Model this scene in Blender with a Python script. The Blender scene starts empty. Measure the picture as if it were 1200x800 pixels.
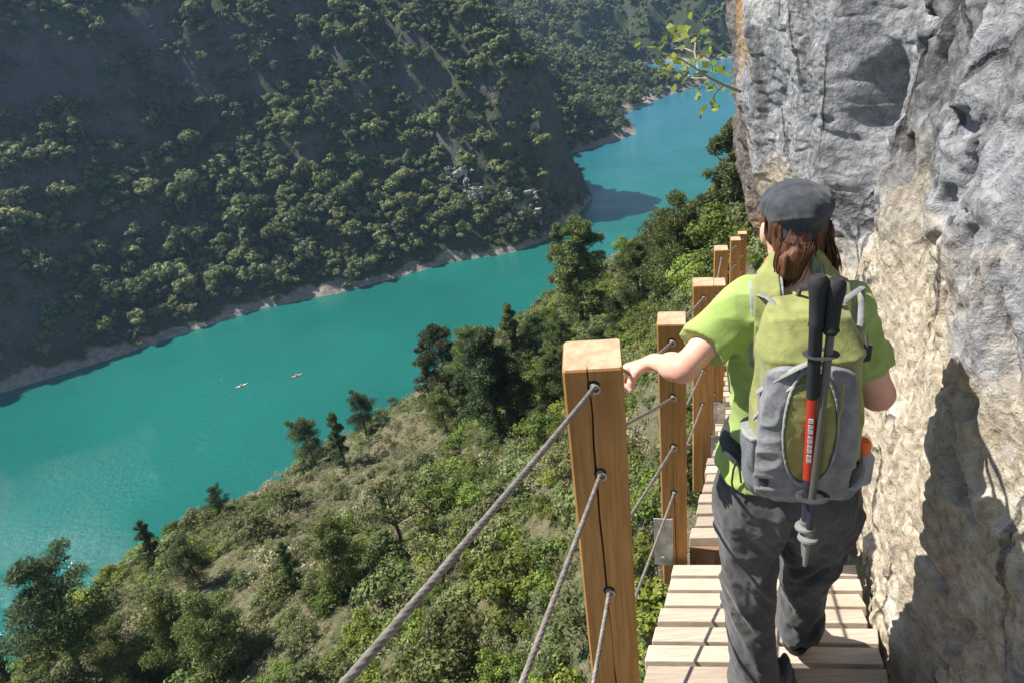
import bpy, bmesh, math, random
import numpy as np
from mathutils import Vector, Matrix

# ------------------------------------------------------------------ camera, world, sun, exposure
scene = bpy.context.scene
CZ = 120.0                                   # eye height above the river
FPX, PITCH, ROLL = 880.0, math.radians(28.8), math.radians(7.6)
_c, _s = math.cos(PITCH), math.sin(PITCH)
FW = np.array([0, _c, -_s]); R0 = np.array([1.0, 0, 0]); D0 = np.array([0, -_s, -_c])
IX = math.cos(ROLL)*R0 + math.sin(ROLL)*D0
IY = -math.sin(ROLL)*R0 + math.cos(ROLL)*D0
cam_d = bpy.data.cameras.new("camera"); cam = bpy.data.objects.new("camera", cam_d)
scene.collection.objects.link(cam)
M = Matrix.Identity(4)
for i in range(3):
    M[i][0] = IX[i]; M[i][1] = -IY[i]; M[i][2] = -FW[i]
M[2][3] = CZ
cam.matrix_world = M
cam_d.sensor_width = 36.0; cam_d.lens = FPX/1200*36.0
cam_d.clip_start = 0.05; cam_d.clip_end = 20000
scene.camera = cam

SUN_AZ, SUN_EL = -70.0, 53.0                 # degrees, azimuth from +Y towards +X
saz, sel = math.radians(SUN_AZ), math.radians(SUN_EL)
SUN = np.array([math.sin(saz)*math.cos(sel), math.cos(saz)*math.cos(sel), math.sin(sel)])
world = bpy.data.worlds.new("World"); scene.world = world; world.use_nodes = True
nt = world.node_tree; nt.nodes.clear()
sky = nt.nodes.new("ShaderNodeTexSky"); sky.sky_type = 'NISHITA'; sky.sun_disc = False
sky.sun_elevation = sel; sky.sun_rotation = saz
sky.air_density = 1.0; sky.dust_density = 0.6; sky.ozone_density = 1.5
bg = nt.nodes.new("ShaderNodeBackground"); bg.inputs[1].default_value = 0.06
wo = nt.nodes.new("ShaderNodeOutputWorld")
nt.links.new(sky.outputs[0], bg.inputs[0]); nt.links.new(bg.outputs[0], wo.inputs[0])
sun_d = bpy.data.lights.new("sun", 'SUN'); sun_d.energy = 5.0; sun_d.angle = math.radians(0.55)
sun_d.color = (1.0, 0.94, 0.85)
sun = bpy.data.objects.new("sun", sun_d); scene.collection.objects.link(sun)
sun.rotation_euler = Vector(SUN).to_track_quat('Z', 'Y').to_euler(); sun.location = (0, 0, CZ+60)
scene.view_settings.view_transform = 'Standard'; scene.view_settings.look = 'None'
scene.view_settings.gamma = 1.0; scene.view_settings.exposure = 1.0
scene.view_settings.use_curve_mapping = False
scene.render.engine = 'CYCLES'
cy = scene.cycles
cy.use_denoising = True
cy.max_bounces = 8; cy.diffuse_bounces = 3; cy.glossy_bounces = 3; cy.transmission_bounces = 4
cy.volume_bounces = 1; cy.transparent_max_bounces = 6
cy.sample_clamp_indirect = 8.0

# ------------------------------------------------------------------ helpers
rng = np.random.default_rng(7)
random.seed(7)

def ray(px, py): return FW*FPX + IX*(px-600) + IY*(py-400)
def at_depth(px, py, d): p = ray(px, py)/FPX*d; p[2] += CZ; return p
def at_z(px, py, z):
    d = ray(px, py); p = d*((z-CZ)/d[2]); p[2] += CZ; return p
def at_dist(px, py, dist):
    d = ray(px, py); p = d/np.linalg.norm(d)*dist; p[2] += CZ; return p

def link(o, parent=None):
    scene.collection.objects.link(o)
    if parent is not None: o.parent = parent
    return o
def tag(o, label=None, cat=None, group=None, kind=None):
    if label: o["label"] = label
    if cat: o["category"] = cat
    if group: o["group"] = group
    if kind: o["kind"] = kind
    return o
def mesh_obj(name, verts, faces, mat, parent=None, smooth=True):
    """faces: an (n,4)/(n,3) int array or a list of index tuples"""
    me = bpy.data.meshes.new(name)
    verts = np.asarray(verts, dtype=np.float32)
    if isinstance(faces, np.ndarray):
        n, k = faces.shape
        me.vertices.add(len(verts)); me.vertices.foreach_set("co", verts.ravel())
        me.loops.add(n*k); me.loops.foreach_set("vertex_index", faces.astype(np.int32).ravel())
        me.polygons.add(n)
        me.polygons.foreach_set("loop_start", np.arange(0, n*k, k, dtype=np.int32))
        me.polygons.foreach_set("loop_total", np.full(n, k, dtype=np.int32))
        me.update(calc_edges=True)
    else:
        me.from_pydata([tuple(map(float, v)) for v in verts], [], faces); me.update()
    if smooth: me.polygons.foreach_set("use_smooth", np.ones(len(me.polygons), dtype=bool))
    for m in (mat if isinstance(mat, (list, tuple)) else [mat]):
        if m: me.materials.append(m)
    o = bpy.data.objects.new(name, me)
    return link(o, parent)
def empty(name, loc, rz=0.0):
    o = bpy.data.objects.new(name, None); o.empty_display_size = 0.2
    o.location = loc; o.rotation_euler = (0, 0, rz)
    return link(o)

class MB:
    """collects simple shapes into one mesh"""
    def __init__(s): s.v = []; s.f = []
    def add(s, v, f):
        b = len(s.v); s.v += [tuple(map(float, p)) for p in v]; s.f += [tuple(i+b for i in q) for q in f]
    def hexa(s, p):     # eight corners: bottom 0-3 ccw, top 4-7
        s.add(p, [(3,2,1,0),(4,5,6,7),(0,1,5,4),(1,2,6,5),(2,3,7,6),(3,0,4,7)])
    def box(s, c, dx, dy, dz, ax=(1,0,0), ay=(0,1,0), az=(0,0,1)):
        c, ax, ay, az = (np.asarray(q, float) for q in (c, ax, ay, az))
        s.hexa([c+ax*dx*i/2+ay*dy*j/2+az*dz*k/2 for k in (-1,1) for i,j in ((-1,-1),(1,-1),(1,1),(-1,1))])
    def tube(s, pts, rad, n=10, caps=True, sq=None, up=None):
        """sweep of round (or elliptic) rings; rad a number, a list or list of (a,b)"""
        pts = [np.asarray(p, float) for p in pts]; m = len(pts)
        if not hasattr(rad, '__len__'): rad = [rad]*m
        T = [pts[min(i+1, m-1)]-pts[max(i-1, 0)] for i in range(m)]
        T = [t/(np.linalg.norm(t)+1e-12) for t in T]
        u = np.asarray(up, float) if up is not None else (np.array([0,0,1.0]) if abs(T[0][2]) < .9 else np.array([1.0,0,0]))
        vs = []
        for i in range(m):
            u = u - T[i]*np.dot(u, T[i]); u /= np.linalg.norm(u)+1e-12
            w = np.cross(T[i], u)
            a, b = rad[i] if hasattr(rad[i], '__len__') else (rad[i], rad[i])
            for k in range(n):
                th = 2*math.pi*k/n; cc, ss = math.cos(th), math.sin(th)
                if sq: cc = math.copysign(abs(cc)**sq, cc); ss = math.copysign(abs(ss)**sq, ss)
                vs.append(pts[i]+u*a*ss+w*b*cc)
        fs = [(i*n+k, i*n+(k+1)%n, (i+1)*n+(k+1)%n, (i+1)*n+k) for i in range(m-1) for k in range(n)]
        if caps: fs += [tuple(range(n))[::-1], tuple((m-1)*n+k for k in range(n))]
        s.add(vs, fs)
    def build(s, name, mat, parent=None, smooth=True, bevel=0.0, seg=2):
        o = mesh_obj(name, s.v, s.f, mat, parent, smooth)
        bm = bmesh.new(); bm.from_mesh(o.data)
        bmesh.ops.recalc_face_normals(bm, faces=bm.faces)
        if bevel > 0:
            es = [e for e in bm.edges if e.is_manifold and e.calc_face_angle(0) > .6]
            bmesh.ops.bevel(bm, geom=es, offset=bevel, segments=seg, profile=.5, affect='EDGES')
        if smooth:
            for e in bm.edges: e.smooth = not (e.is_manifold and e.calc_face_angle(0) > .75)
        bm.to_mesh(o.data); bm.free()
        return o

def _hash(ix, iy, iz, seed):
    h = (ix*374761393 + iy*668265263 + iz*2147483647 + seed*1274126177) & 0xFFFFFFFF
    h = ((h ^ (h >> 13))*1274126177) & 0xFFFFFFFF
    h = ((h ^ (h >> 16))*2246822519) & 0xFFFFFFFF
    return ((h ^ (h >> 15)) & 0xFFFFFF)/float(0xFFFFFF)*2-1
def vnoise(x, y, z=0.0, seed=0):
    x, y, z = np.broadcast_arrays(np.asarray(x, float), np.asarray(y, float), np.asarray(z, float))
    fx, fy, fz = np.floor(x), np.floor(y), np.floor(z)
    ix, iy, iz = fx.astype(np.int64), fy.astype(np.int64), fz.astype(np.int64)
    tx, ty, tz = x-fx, y-fy, z-fz
    tx, ty, tz = (t*t*t*(t*(t*6-15)+10) for t in (tx, ty, tz))
    def L(a, b, t): return a+(b-a)*t
    c = lambda i, j, k: _hash(ix+i, iy+j, iz+k, seed)
    return L(L(L(c(0,0,0), c(1,0,0), tx), L(c(0,1,0), c(1,1,0), tx), ty),
             L(L(c(0,0,1), c(1,0,1), tx), L(c(0,1,1), c(1,1,1), tx), ty), tz)
def fbm(x, y, z=0.0, oct=4, seed=0, lac=2.03, gain=.5):
    r = 0.0; a = 1.0; f = 1.0
    for i in range(oct):
        r = r + a*vnoise(np.asarray(x)*f, np.asarray(y)*f, np.asarray(z)*f, seed+i*17); a *= gain; f *= lac
    return r
def ridged(x, y, z=0.0, oct=4, seed=0):
    r = 0.0; a = 1.0; f = 1.0
    for i in range(oct):
        r = r + a*(1-2*np.abs(vnoise(np.asarray(x)*f, np.asarray(y)*f, np.asarray(z)*f, seed+i*13))); a *= .5; f *= 2.1
    return r
def sstep(a, b, x):
    t = np.clip((np.asarray(x, float)-a)/(b-a), 0, 1); return t*t*(3-2*t)

# ------------------------------------------------------------------ materials
class NT:
    def __init__(s, name):
        s.m = bpy.data.materials.new(name); s.m.use_nodes = True; s.t = s.m.node_tree; s.t.nodes.clear()
        s.out = s.n("ShaderNodeOutputMaterial"); s.b = s.n("ShaderNodeBsdfPrincipled")
        s.l(s.b.outputs[0], s.out.inputs[0])
        s.tc = s.n("ShaderNodeTexCoord")
    def n(s, t, **k):
        x = s.t.nodes.new(t)
        for a, b in k.items(): setattr(x, a, b)
        return x
    def l(s, a, b): s.t.links.new(a, b)
    def coord(s, scale=(1,1,1), src='Object'):
        mp = s.n("ShaderNodeMapping"); mp.inputs['Scale'].default_value = scale
        s.l(s.tc.outputs[src], mp.inputs[0]); return mp.outputs[0]
    def noise(s, scale, detail=4, rough=.55, vec=None, dist=0.0, stretch=None):
        x = s.n("ShaderNodeTexNoise"); x.inputs['Scale'].default_value = scale
        x.inputs['Detail'].default_value = detail; x.inputs['Roughness'].default_value = rough
        x.inputs['Distortion'].default_value = dist
        s.l(vec if vec is not None else s.coord(stretch or (1,1,1)), x.inputs['Vector']); return x.outputs[0]
    def ramp(s, fac, stops, interp='LINEAR'):
        r = s.n("ShaderNodeValToRGB"); r.color_ramp.interpolation = interp
        e = r.color_ramp.elements
        while len(e) < len(stops): e.new(.5)
        for q, (p, c) in zip(e, stops):
            q.position = p; q.color = tuple(c)+(1,) if len(c) == 3 else c
        s.l(fac, r.inputs[0]); return r.outputs[0]
    def val(s, fac, a, b, c0=0.0, c1=1.0):
        r = s.n("ShaderNodeMapRange"); r.interpolation_type = 'SMOOTHSTEP'
        for i, v in enumerate((a, b, c0, c1)): r.inputs[i+1].default_value = v
        s.l(fac, r.inputs[0]); return r.outputs[0]
    def mix(s, fac, a, b, mode='MIX'):
        r = s.n("ShaderNodeMix", data_type='RGBA', blend_type=mode)
        for sock, v in ((r.inputs[0], fac), (r.inputs[6], a), (r.inputs[7], b)):
            if hasattr(v, 'is_linked') or hasattr(v, 'links'): s.l(v, sock)
            elif hasattr(v, '__len__'): sock.default_value = tuple(v)+((1,) if len(v) == 3 else ())
            else: sock.default_value = v
        return r.outputs[2]
    def math(s, op, a, b=None):
        r = s.n("ShaderNodeMath", operation=op)
        for i, v in enumerate((a, b)):
            if v is None: continue
            if hasattr(v, 'links'): s.l(v, r.inputs[i])
            else: r.inputs[i].default_value = v
        return r.outputs[0]
    def bump(s, h, strength=.3, dist=.01):
        b = s.n("ShaderNodeBump"); b.inputs['Strength'].default_value = strength; b.inputs['Distance'].default_value = dist
        s.l(h, b.inputs['Height'])
        if s.b.inputs['Normal'].is_linked: s.l(s.b.inputs['Normal'].links[0].from_socket, b.inputs['Normal'])
        s.l(b.outputs[0], s.b.inputs['Normal']); return s
    def set(s, color=None, rough=.8, spec=.3, metal=0.0):
        if color is not None:
            if hasattr(color, 'links'): s.l(color, s.b.inputs['Base Color'])
            else: s.b.inputs['Base Color'].default_value = tuple(color)+(1,)
        s.b.inputs['Roughness'].default_value = rough; s.b.inputs['Specular IOR Level'].default_value = spec
        s.b.inputs['Metallic'].default_value = metal; return s
    def geo(s, what): return s.n("ShaderNodeNewGeometry").outputs[what]
    def sep(s, v):
        x = s.n("ShaderNodeSeparateXYZ"); s.l(v, x.inputs[0]); return x.outputs

def foliage_mat(name, dark, mid, light, trans=.25):
    k = NT(name)
    oi = k.n("ShaderNodeObjectInfo"); gi = k.n("ShaderNodeNewGeometry")
    per_leaf = k.ramp(gi.outputs['Random Per Island'], [(0, dark), (.5, mid), (1, light)])
    hue = k.n("ShaderNodeHueSaturation")
    k.l(per_leaf, hue.inputs['Color'])
    k.l(k.val(oi.outputs['Random'], 0, 1, .475, .52), hue.inputs['Hue'])
    r2 = k.math('FRACT', k.math('MULTIPLY', oi.outputs['Random'], 7.31))
    k.l(k.val(r2, 0, 1, .65, 1.3), hue.inputs['Value'])
    k.set(hue.outputs[0], .6, .25)
    tr = k.n("ShaderNodeBsdfTranslucent"); k.l(hue.outputs[0], tr.inputs[0])
    ms = k.n("ShaderNodeMixShader"); ms.inputs[0].default_value = trans
    k.l(k.b.outputs[0], ms.inputs[1]); k.l(tr.outputs[0], ms.inputs[2]); k.l(ms.outputs[0], k.out.inputs[0])
    return k.m
# ------------------------------------------------------------------ terrain heights
def seg_dist(x, y, a, b):
    ax, ay = a; bx, by = b; dx, dy = bx-ax, by-ay
    t = np.clip(((x-ax)*dx+(y-ay)*dy)/(dx*dx+dy*dy+1e-9), 0, 1)
    return np.hypot(x-(ax+t*dx), y-(ay+t*dy))
def in_poly(x, y, poly):
    ins = np.zeros(np.broadcast(x, y).shape, bool); n = len(poly)
    for i in range(n):
        (x0, y0), (x1, y1) = poly[i], poly[(i+1) % n]
        if y0 == y1: continue
        ins ^= ((y0 > y) != (y1 > y)) & (x < (x1-x0)*(y-y0)/(y1-y0)+x0)
    return ins
# shoreline of the far bank, each segment with its own profile: (x, y, slope, cliff foot, cliff slope, cliff top, slope above)
LB = [(-420,150, 1.6,10,2.6,120,.6), (-300,188, 1.6,8,2.6,120,.6), (-230,212, 1.3,4,2.2,50,1.0), (-174,232, .9,5,2.0,34,1.0),
      (-150,243, .80,52,2.6,112,.8), (-125,257, .82,58,2.6,116,.8), (-97,272, .84,64,2.2,110,.8), (-66,277, .84,74,1.7,104,.8),
      (-48,283, .90,88,1.4,110,.8), (-21,294, .95,50,1.7,92,.85), (4,295, 1.3,30,2.8,92,1.0), (20,304, 2.2,8,3.2,92,1.0), (36,328, 3.2,8,4.6,100,.8),
      (48,352, 3.0,5,4.2,100,.8), (44,366, 2.8,5,4.0,105,.8), (30,384, 2.6,5,3.6,110,.8), (12,404, 2.0,60,2.2,120,.7), (20,424, 1.3,70,1.5,110,.7), (56,437, .72,95,.8,130,.6),
      (73,446, .66,95,.8,130,.6), (93,459, .56,95,.8,130,.6), (96,486, .50,95,.8,130,.6), (93,510, .48,95,.8,130,.6),
      (111,527, .38,95,.7,130,.6), (128,547, .36,95,.7,130,.6), (163,571, .32,95,.7,130,.6), (176,586, .32,95,.7,130,.6),
      (158,606, .40,95,.7,130,.6), (126,628, .46,95,.7,130,.6), (118,664, .7,95,.7,130,.6), (140,684, .9,30,1.4,58,.15), (168,684, 1.0,22,1.6,52,.12),
      (202,662, .34,30,.2,60,.1), (290,668, .28,30,.2,60,.1), (620,760, .3,60,.3,130,.2)]
LB_POLY = [(q[0], q[1]) for q in LB]+[(1500,3000), (-2500,3000), (-2500,120)]
RB = [(95,300, .9,60,2,100,.6), (112,345, .9,40,2.4,120,.6), (152,418, .9,40,2.4,120,.6), (205,500, .9,40,2.4,120,.6), (238,590, .8,40,2,120,.6),
      (320,612, .8,40,1,120,.6), (430,640, .7,40,1,120,.6), (700,700, .6,40,1,120,.6)]
RB_POLY = [(q[0], q[1]) for q in RB]+[(900,690), (900,100), (150,150)]
def prof(d, q):
    _, _, a, h1, b, h2, c = q
    d1 = h1/a; d2 = d1+(h2-h1)/b
    return np.where(d < d1, a*d, np.where(d < d2, h1+b*(d-d1), h2+c*(d-d2)))
def bank_h(x, y, segs, poly):
    wx = fbm(x/46, y/46, 0, 3, 5)*7; wy = fbm(x/46, y/46, 7.7, 3, 9)*7
    fade = np.full(np.shape(x), 1e9); h = np.full(np.shape(x), 1e9)
    for i in range(len(segs)-1):
        a, b = segs[i][:2], segs[i+1][:2]
        d = seg_dist(x, y, a, b); fade = np.minimum(fade, d)
    w = sstep(3, 34, fade)
    wx = wx+fbm(x/13, y/13, 2, 3, 15)*4.2; wy = wy+fbm(x/13, y/13, 5, 3, 16)*4.2; w = np.maximum(w, .35*sstep(.5, 6, fade))
    xw, yw = x+wx*w, y+wy*w
    cuts = [0, 11, len(segs)-1] if segs is LB else [0, len(segs)-1]     # the front of the spur and its back meet in a ridge
    for c0, c1 in zip(cuts[:-1], cuts[1:]):
        D = np.stack([seg_dist(xw, yw, segs[i][:2], segs[i+1][:2]) for i in range(c0, c1)]); dm = D.min(0)
        Wt = (dm[None]+2.0)**7/(D+2.0)**7; h = np.minimum(h, sum(Wt[i-c0]*prof(dm, segs[i]) for i in range(c0, c1))/Wt.sum(0))
    q_ = x-.05*y
    cap = np.where(y < 640, np.clip(66-.40*np.maximum(q_, 0), 9, 66), np.where(y < 760, 56, np.maximum(56-.35*(y-760), 22+.03*(y-760))))+1.5*np.maximum(-q_, 0)
    cap = cap+6*fbm(x/60, y/60, 3, 3, 47)
    cap = cap if poly is LB_POLY else np.full(np.shape(x), 150.0)
    h = np.where(h > cap, cap+(h-cap)*.12, h)
    ins = in_poly(x, y, poly)
    tn = h+5*fbm(x/25, y/25, 9, 3, 58); h = h+1.5*np.sin(tn*2*math.pi/12.0)*sstep(14, 30, h)+.7*np.sin(tn*2*math.pi/4.7+1)*sstep(10, 22, h)
    sh = (fbm(x/4.5, y/4.5, 6, 3, 38)*1.3+.9*np.abs(fbm(x/9, y/9, 8, 2, 39)))*sstep(.2, 3, fade)*sstep(26, 6, fade)
    rough = sh+fbm(x/19, y/19, 0, 4, 21)*3.2*sstep(2, 40, fade)+fbm(x/6, y/6, 3, 3, 33)*.9*sstep(.5, 8, fade)
    big = fbm(x/130, y/130, 1, 3, 44)*9*sstep(60, 200, fade)
    h = np.maximum(h+rough+big, .25)
    h = np.where(h > 150, 150+(h-150)*.35, h)
    return np.where(ins, h, -np.minimum(fade*.6, 10)-.15)
def far_h(x, y): return bank_h(x, y, LB, LB_POLY)

# the near slope: a thin plate through points read off the photograph at estimated distances
_ctl = []
for px, py, d in [(500,790,33),(300,790,42),(690,640,28),(560,560,50),(400,650,50),(130,695,78),(60,760,60),(370,545,104),
                  (640,385,128),(590,520,60),(780,330,62),(760,450,36),(860,290,27),(250,605,92),(500,462,112),(560,420,108),(700,340,148),
                  (790,275,112),(835,245,100),(650,450,72),(450,560,78),(862,250,64)]:
    p = at_dist(px, py, d); _ctl.append(p)
for x, y, z in [(-78,98,-2),(-62,120,-2),(-46,138,-2),(-24,166,-2),(8,202,-2),(34,226,-2),(66,262,-2),(96,296,-2),(-104,70,-2),(-130,40,-2),
                (-88,112,-12),(-52,152,-12),(-28,184,-12),(12,224,-12),(80,284,-12),(-120,74,-12),
                (0,0,96),(2,12,98),(4,-30,100),(-30,0,76),(-60,20,50),(-50,-30,64),(14,12,112),(24,34,116),(40,62,118),(76,104,124),(116,190,112),(48,150,46),(40,110,64),(130,260,70),(150,330,30),(60,20,150),(-150,-30,-2)]:
    _ctl.append(np.array([x, y, z], float))
_ctl = np.array(_ctl)
def _tps_fit(P):
    n = len(P); d = np.hypot(P[:,None,0]-P[None,:,0], P[:,None,1]-P[None,:,1])
    K = np.where(d > 0, d*d*np.log(d+1e-9), 0)+np.eye(n)*18.0
    Q = np.c_[np.ones(n), P[:,:2]]
    A = np.block([[K, Q],[Q.T, np.zeros((3,3))]])
    return np.linalg.solve(A, np.r_[P[:,2], np.zeros(3)])
_tw = _tps_fit(_ctl)
def near_h(x, y):
    x = np.asarray(x, float); y = np.asarray(y, float); r = _tw[-3]+_tw[-2]*x+_tw[-1]*y
    for (cx, cy, _), w in zip(_ctl, _tw[:-3]):
        d2 = (x-cx)**2+(y-cy)**2; r = r+w*.5*d2*np.log(d2+1e-9)
    r = r+fbm(x/14, y/14, 0, 4, 71)*1.3+fbm(x/3.1, y/3.1, 0, 3, 77)*.28
    return np.maximum(r, -14)
def grid(name, x0, x1, y0, y1, step, hf, mat, cut=None):
    nx, ny = int((x1-x0)/step)+1, int((y1-y0)/step)+1
    X, Y = np.meshgrid(np.linspace(x0, x1, nx), np.linspace(y0, y1, ny)); Z = hf(X, Y)
    V = np.stack([X, Y, Z], -1).reshape(-1, 3)
    i = np.arange(nx*ny).reshape(ny, nx)
    Fq = np.stack([i[:-1,:-1], i[:-1,1:], i[1:,1:], i[1:,:-1]], -1).reshape(-1, 4)
    if cut is not None:
        Fq = Fq[~cut(V[Fq].mean(1))]
        used = np.unique(Fq); mp = np.full(len(V), -1); mp[used] = np.arange(len(used)); V = V[used]; Fq = mp[Fq]
    return mesh_obj(name, V, Fq, mat), (X, Y, Z)

# ground materials
def ground_mat(name, soil, soil2, grass, rock1, rock2, steep=(.52,.66), bath=None, sc=1.0):
    k = NT(name)
    n1 = k.noise(.09*sc, 6, .62); n2 = k.noise(.9*sc, 6, .65); n3 = k.noise(4.0*sc, 4, .6)
    base = k.mix(k.val(n1, .42, .6), soil, grass); base = k.mix(k.val(n2, .44, .62), base, soil2)
    rk = k.mix(k.val(n3, .35, .65), rock1, rock2)
    rk = k.mix(k.val(k.noise(.35*sc, 5, .6, stretch=(1,1,.25)), .45, .62), rk, [c*.62 for c in rock1])
    nz = k.sep(k.geo('Normal'))[2]
    nz2 = k.math('ADD', nz, k.math('MULTIPLY', k.math('SUBTRACT', n2, .5), .75))
    col = k.mix(k.val(nz2, steep[0], steep[1]), rk, base)
    if bath:
        z = k.sep(k.tc.outputs['Object'])[2]
        zz = k.math('ADD', z, k.math('MULTIPLY', k.math('SUBTRACT', n1, .5), 15.0))
        shore = k.mix(k.val(n2, .3, .7), bath, [c*.5 for c in bath])
        col = k.mix(k.val(zz, 2.2, 3.6), shore, col)
    k.set(col, .95, .1); k.bump(n3, .6, .3); k.bump(n2, .8, 1.0)
    return k.m
M_hill = ground_mat("hillside_ground", (.045,.055,.026), (.062,.066,.036), (.038,.058,.020), (.13,.125,.12), (.055,.055,.055), (.44,.56), (.33,.295,.26), .6)
M_near = ground_mat("scrub_ground", (.165,.155,.085), (.23,.21,.13), (.11,.13,.055), (.36,.33,.28), (.25,.22,.18), (.40,.55), None, 2.2)

hill, HG = grid("hill", -460, 520, 130, 1300, 2.7, far_h, M_hill, lambda c: c[:,2] < -8)
tag(hill, kind="structure", label="steep wooded hillside and spurs across the river", cat="hill")
slope, NG = grid("hillside", -160, 150, -60, 330, 1.6, near_h, M_near, lambda c: c[:,2] < -8)
tag(slope, kind="structure", label="scrubby near slope falling from the walkway to the river", cat="hillside")
rb, _ = grid("bank", 80, 900, 120, 830, 8.0, lambda x, y: bank_h(x, y, RB, RB_POLY), M_hill, lambda c: c[:,2] < -7)
tag(rb, kind="structure", label="wooded near bank beyond the cliff", cat="hillside")
def ridge_h(x, y):
    r = np.hypot(x, y)
    h = 34+ridged(x/520, y/520, 0, 5, 3)*75*sstep(800, 1700, r)+sstep(2200, 5200, r)*520
    return h*sstep(1180, 1420, r)*sstep(-60, 260, y-700)-2
mt, MG = grid("mountains", -3600, 4200, 640, 6000, 36.0, ridge_h, M_hill)
tag(mt, kind="structure", label="distant hazy mountain ridges up the valley", cat="mountains")

# ------------------------------------------------------------------ the river
k = NT("river_water")
cw = k.coord((1,1,1))
n1 = k.noise(.55, 5, .6, stretch=(1,1,1)); n2 = k.noise(2.3, 3, .6); big = k.noise(.012, 3, .5)
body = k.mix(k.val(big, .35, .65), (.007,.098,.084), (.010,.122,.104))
body = k.mix(k.val(k.sep(k.tc.outputs['Object'])[1], 300, 520), body, (.022,.135,.185))  # far reach's bluer sky reflection painted into the base colour
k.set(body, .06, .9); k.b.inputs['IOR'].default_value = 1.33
wind = k.val(k.noise(.028, 3, .55), .40, .62, .45, .9)
xyz = k.sep(k.tc.outputs['Object'])
breeze = k.math('MULTIPLY', k.val(xyz[0], -72, -125, 0, 1), k.val(xyz[1], 190, 130, 0, 1))      # choppier water under the breeze at the near bank
wind = k.math('ADD', wind, k.math('MULTIPLY', breeze, .55))
k.bump(k.math('MULTIPLY', n1, wind), .75, .7); k.bump(k.math('MULTIPLY', n2, wind), .5, .22)
WX, WY = np.meshgrid(np.linspace(-700, 1300, 61), np.linspace(-150, 1250, 43))
i = np.arange(WX.size).reshape(WX.shape)
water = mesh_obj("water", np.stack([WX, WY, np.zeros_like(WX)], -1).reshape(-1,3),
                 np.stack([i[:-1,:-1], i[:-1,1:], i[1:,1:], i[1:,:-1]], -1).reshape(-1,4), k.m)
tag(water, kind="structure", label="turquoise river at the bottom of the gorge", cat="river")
# ------------------------------------------------------------------ vegetation
M_bark = NT("pine_bark").set((.115,.085,.062), .95, .1)
M_bark.set(M_bark.mix(M_bark.val(M_bark.noise(5, 4, .6, stretch=(3,3,.6)), .35, .65), (.075,.055,.042), (.19,.15,.115)), .95, .1); M_bark = M_bark.m
M_pine = foliage_mat("pine_needles", (0.056,0.084,0.028), (0.112,0.150,0.046), (0.195,0.225,0.075), .32)
M_pdark = foliage_mat("dark_pine_needles", (.034,.054,.024), (.072,.098,.038), (.135,.165,.062), .28)
M_shrub = foliage_mat("shrub_leaves", (0.090,0.115,0.042), (0.165,0.195,0.072), (0.275,0.300,0.125), .38)
M_bright = foliage_mat("fresh_leaves", (0.086,0.132,0.021), (0.155,0.213,0.032), (0.253,0.310,0.063), .35)
M_dry = foliage_mat("dry_scrub", (0.150,0.145,0.078), (0.245,0.230,0.130), (0.35,0.325,0.205), .3)
M_oak = foliage_mat("holm_oak_leaves", (0.070,0.104,0.034), (0.140,0.182,0.062), (0.25,0.275,0.115), .35)

def quads(C, N, U, L, W):
    """leaf cards: centre, normal, long axis, length, width"""
    N = N/(np.linalg.norm(N, axis=1, keepdims=True)+1e-9)
    U = U-N*(U*N).sum(1, keepdims=True); U /= np.linalg.norm(U, axis=1, keepdims=True)+1e-9
    B = np.cross(N, U); L = np.asarray(L).reshape(-1,1)/2; W = np.asarray(W).reshape(-1,1)/2
    V = np.stack([C-U*L, C+B*W-U*L*.15, C+U*L, C-B*W-U*L*.15], 1).reshape(-1, 3)
    return V, np.arange(len(V)).reshape(-1, 4)
def rdir(r, n):
    v = r.normal(size=(n, 3)); return v/np.linalg.norm(v, axis=1, keepdims=True)
def clump_leaves(r, cen, rad, n, size, aspect=.6, flat=.75, spread=.55, radial=False):
    """n leaves over every clump; leaves face roughly outwards, or point outwards for needles"""
    m = len(cen); k = np.repeat(np.arange(m), n); d = rdir(r, m*n); d[:,2] = np.abs(d[:,2])*np.where(r.random(m*n) < .78, 1, -1)
    rr = rad[k]*(r.random(m*n)**.45)
    C = cen[k]+d*rr[:,None]*np.array([1,1,flat])
    s = size*r.uniform(.6, 1.35, m*n)
    if radial:
        U = d+rdir(r, m*n)*.6+np.array([0,0,.35]); N = rdir(r, m*n)+np.array([0,0,.5])
    else:
        N = d+rdir(r, m*n)*spread+np.array([0,0,.25]); U = rdir(r, m*n)
    return quads(C, N, U, s, s*aspect)

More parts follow.
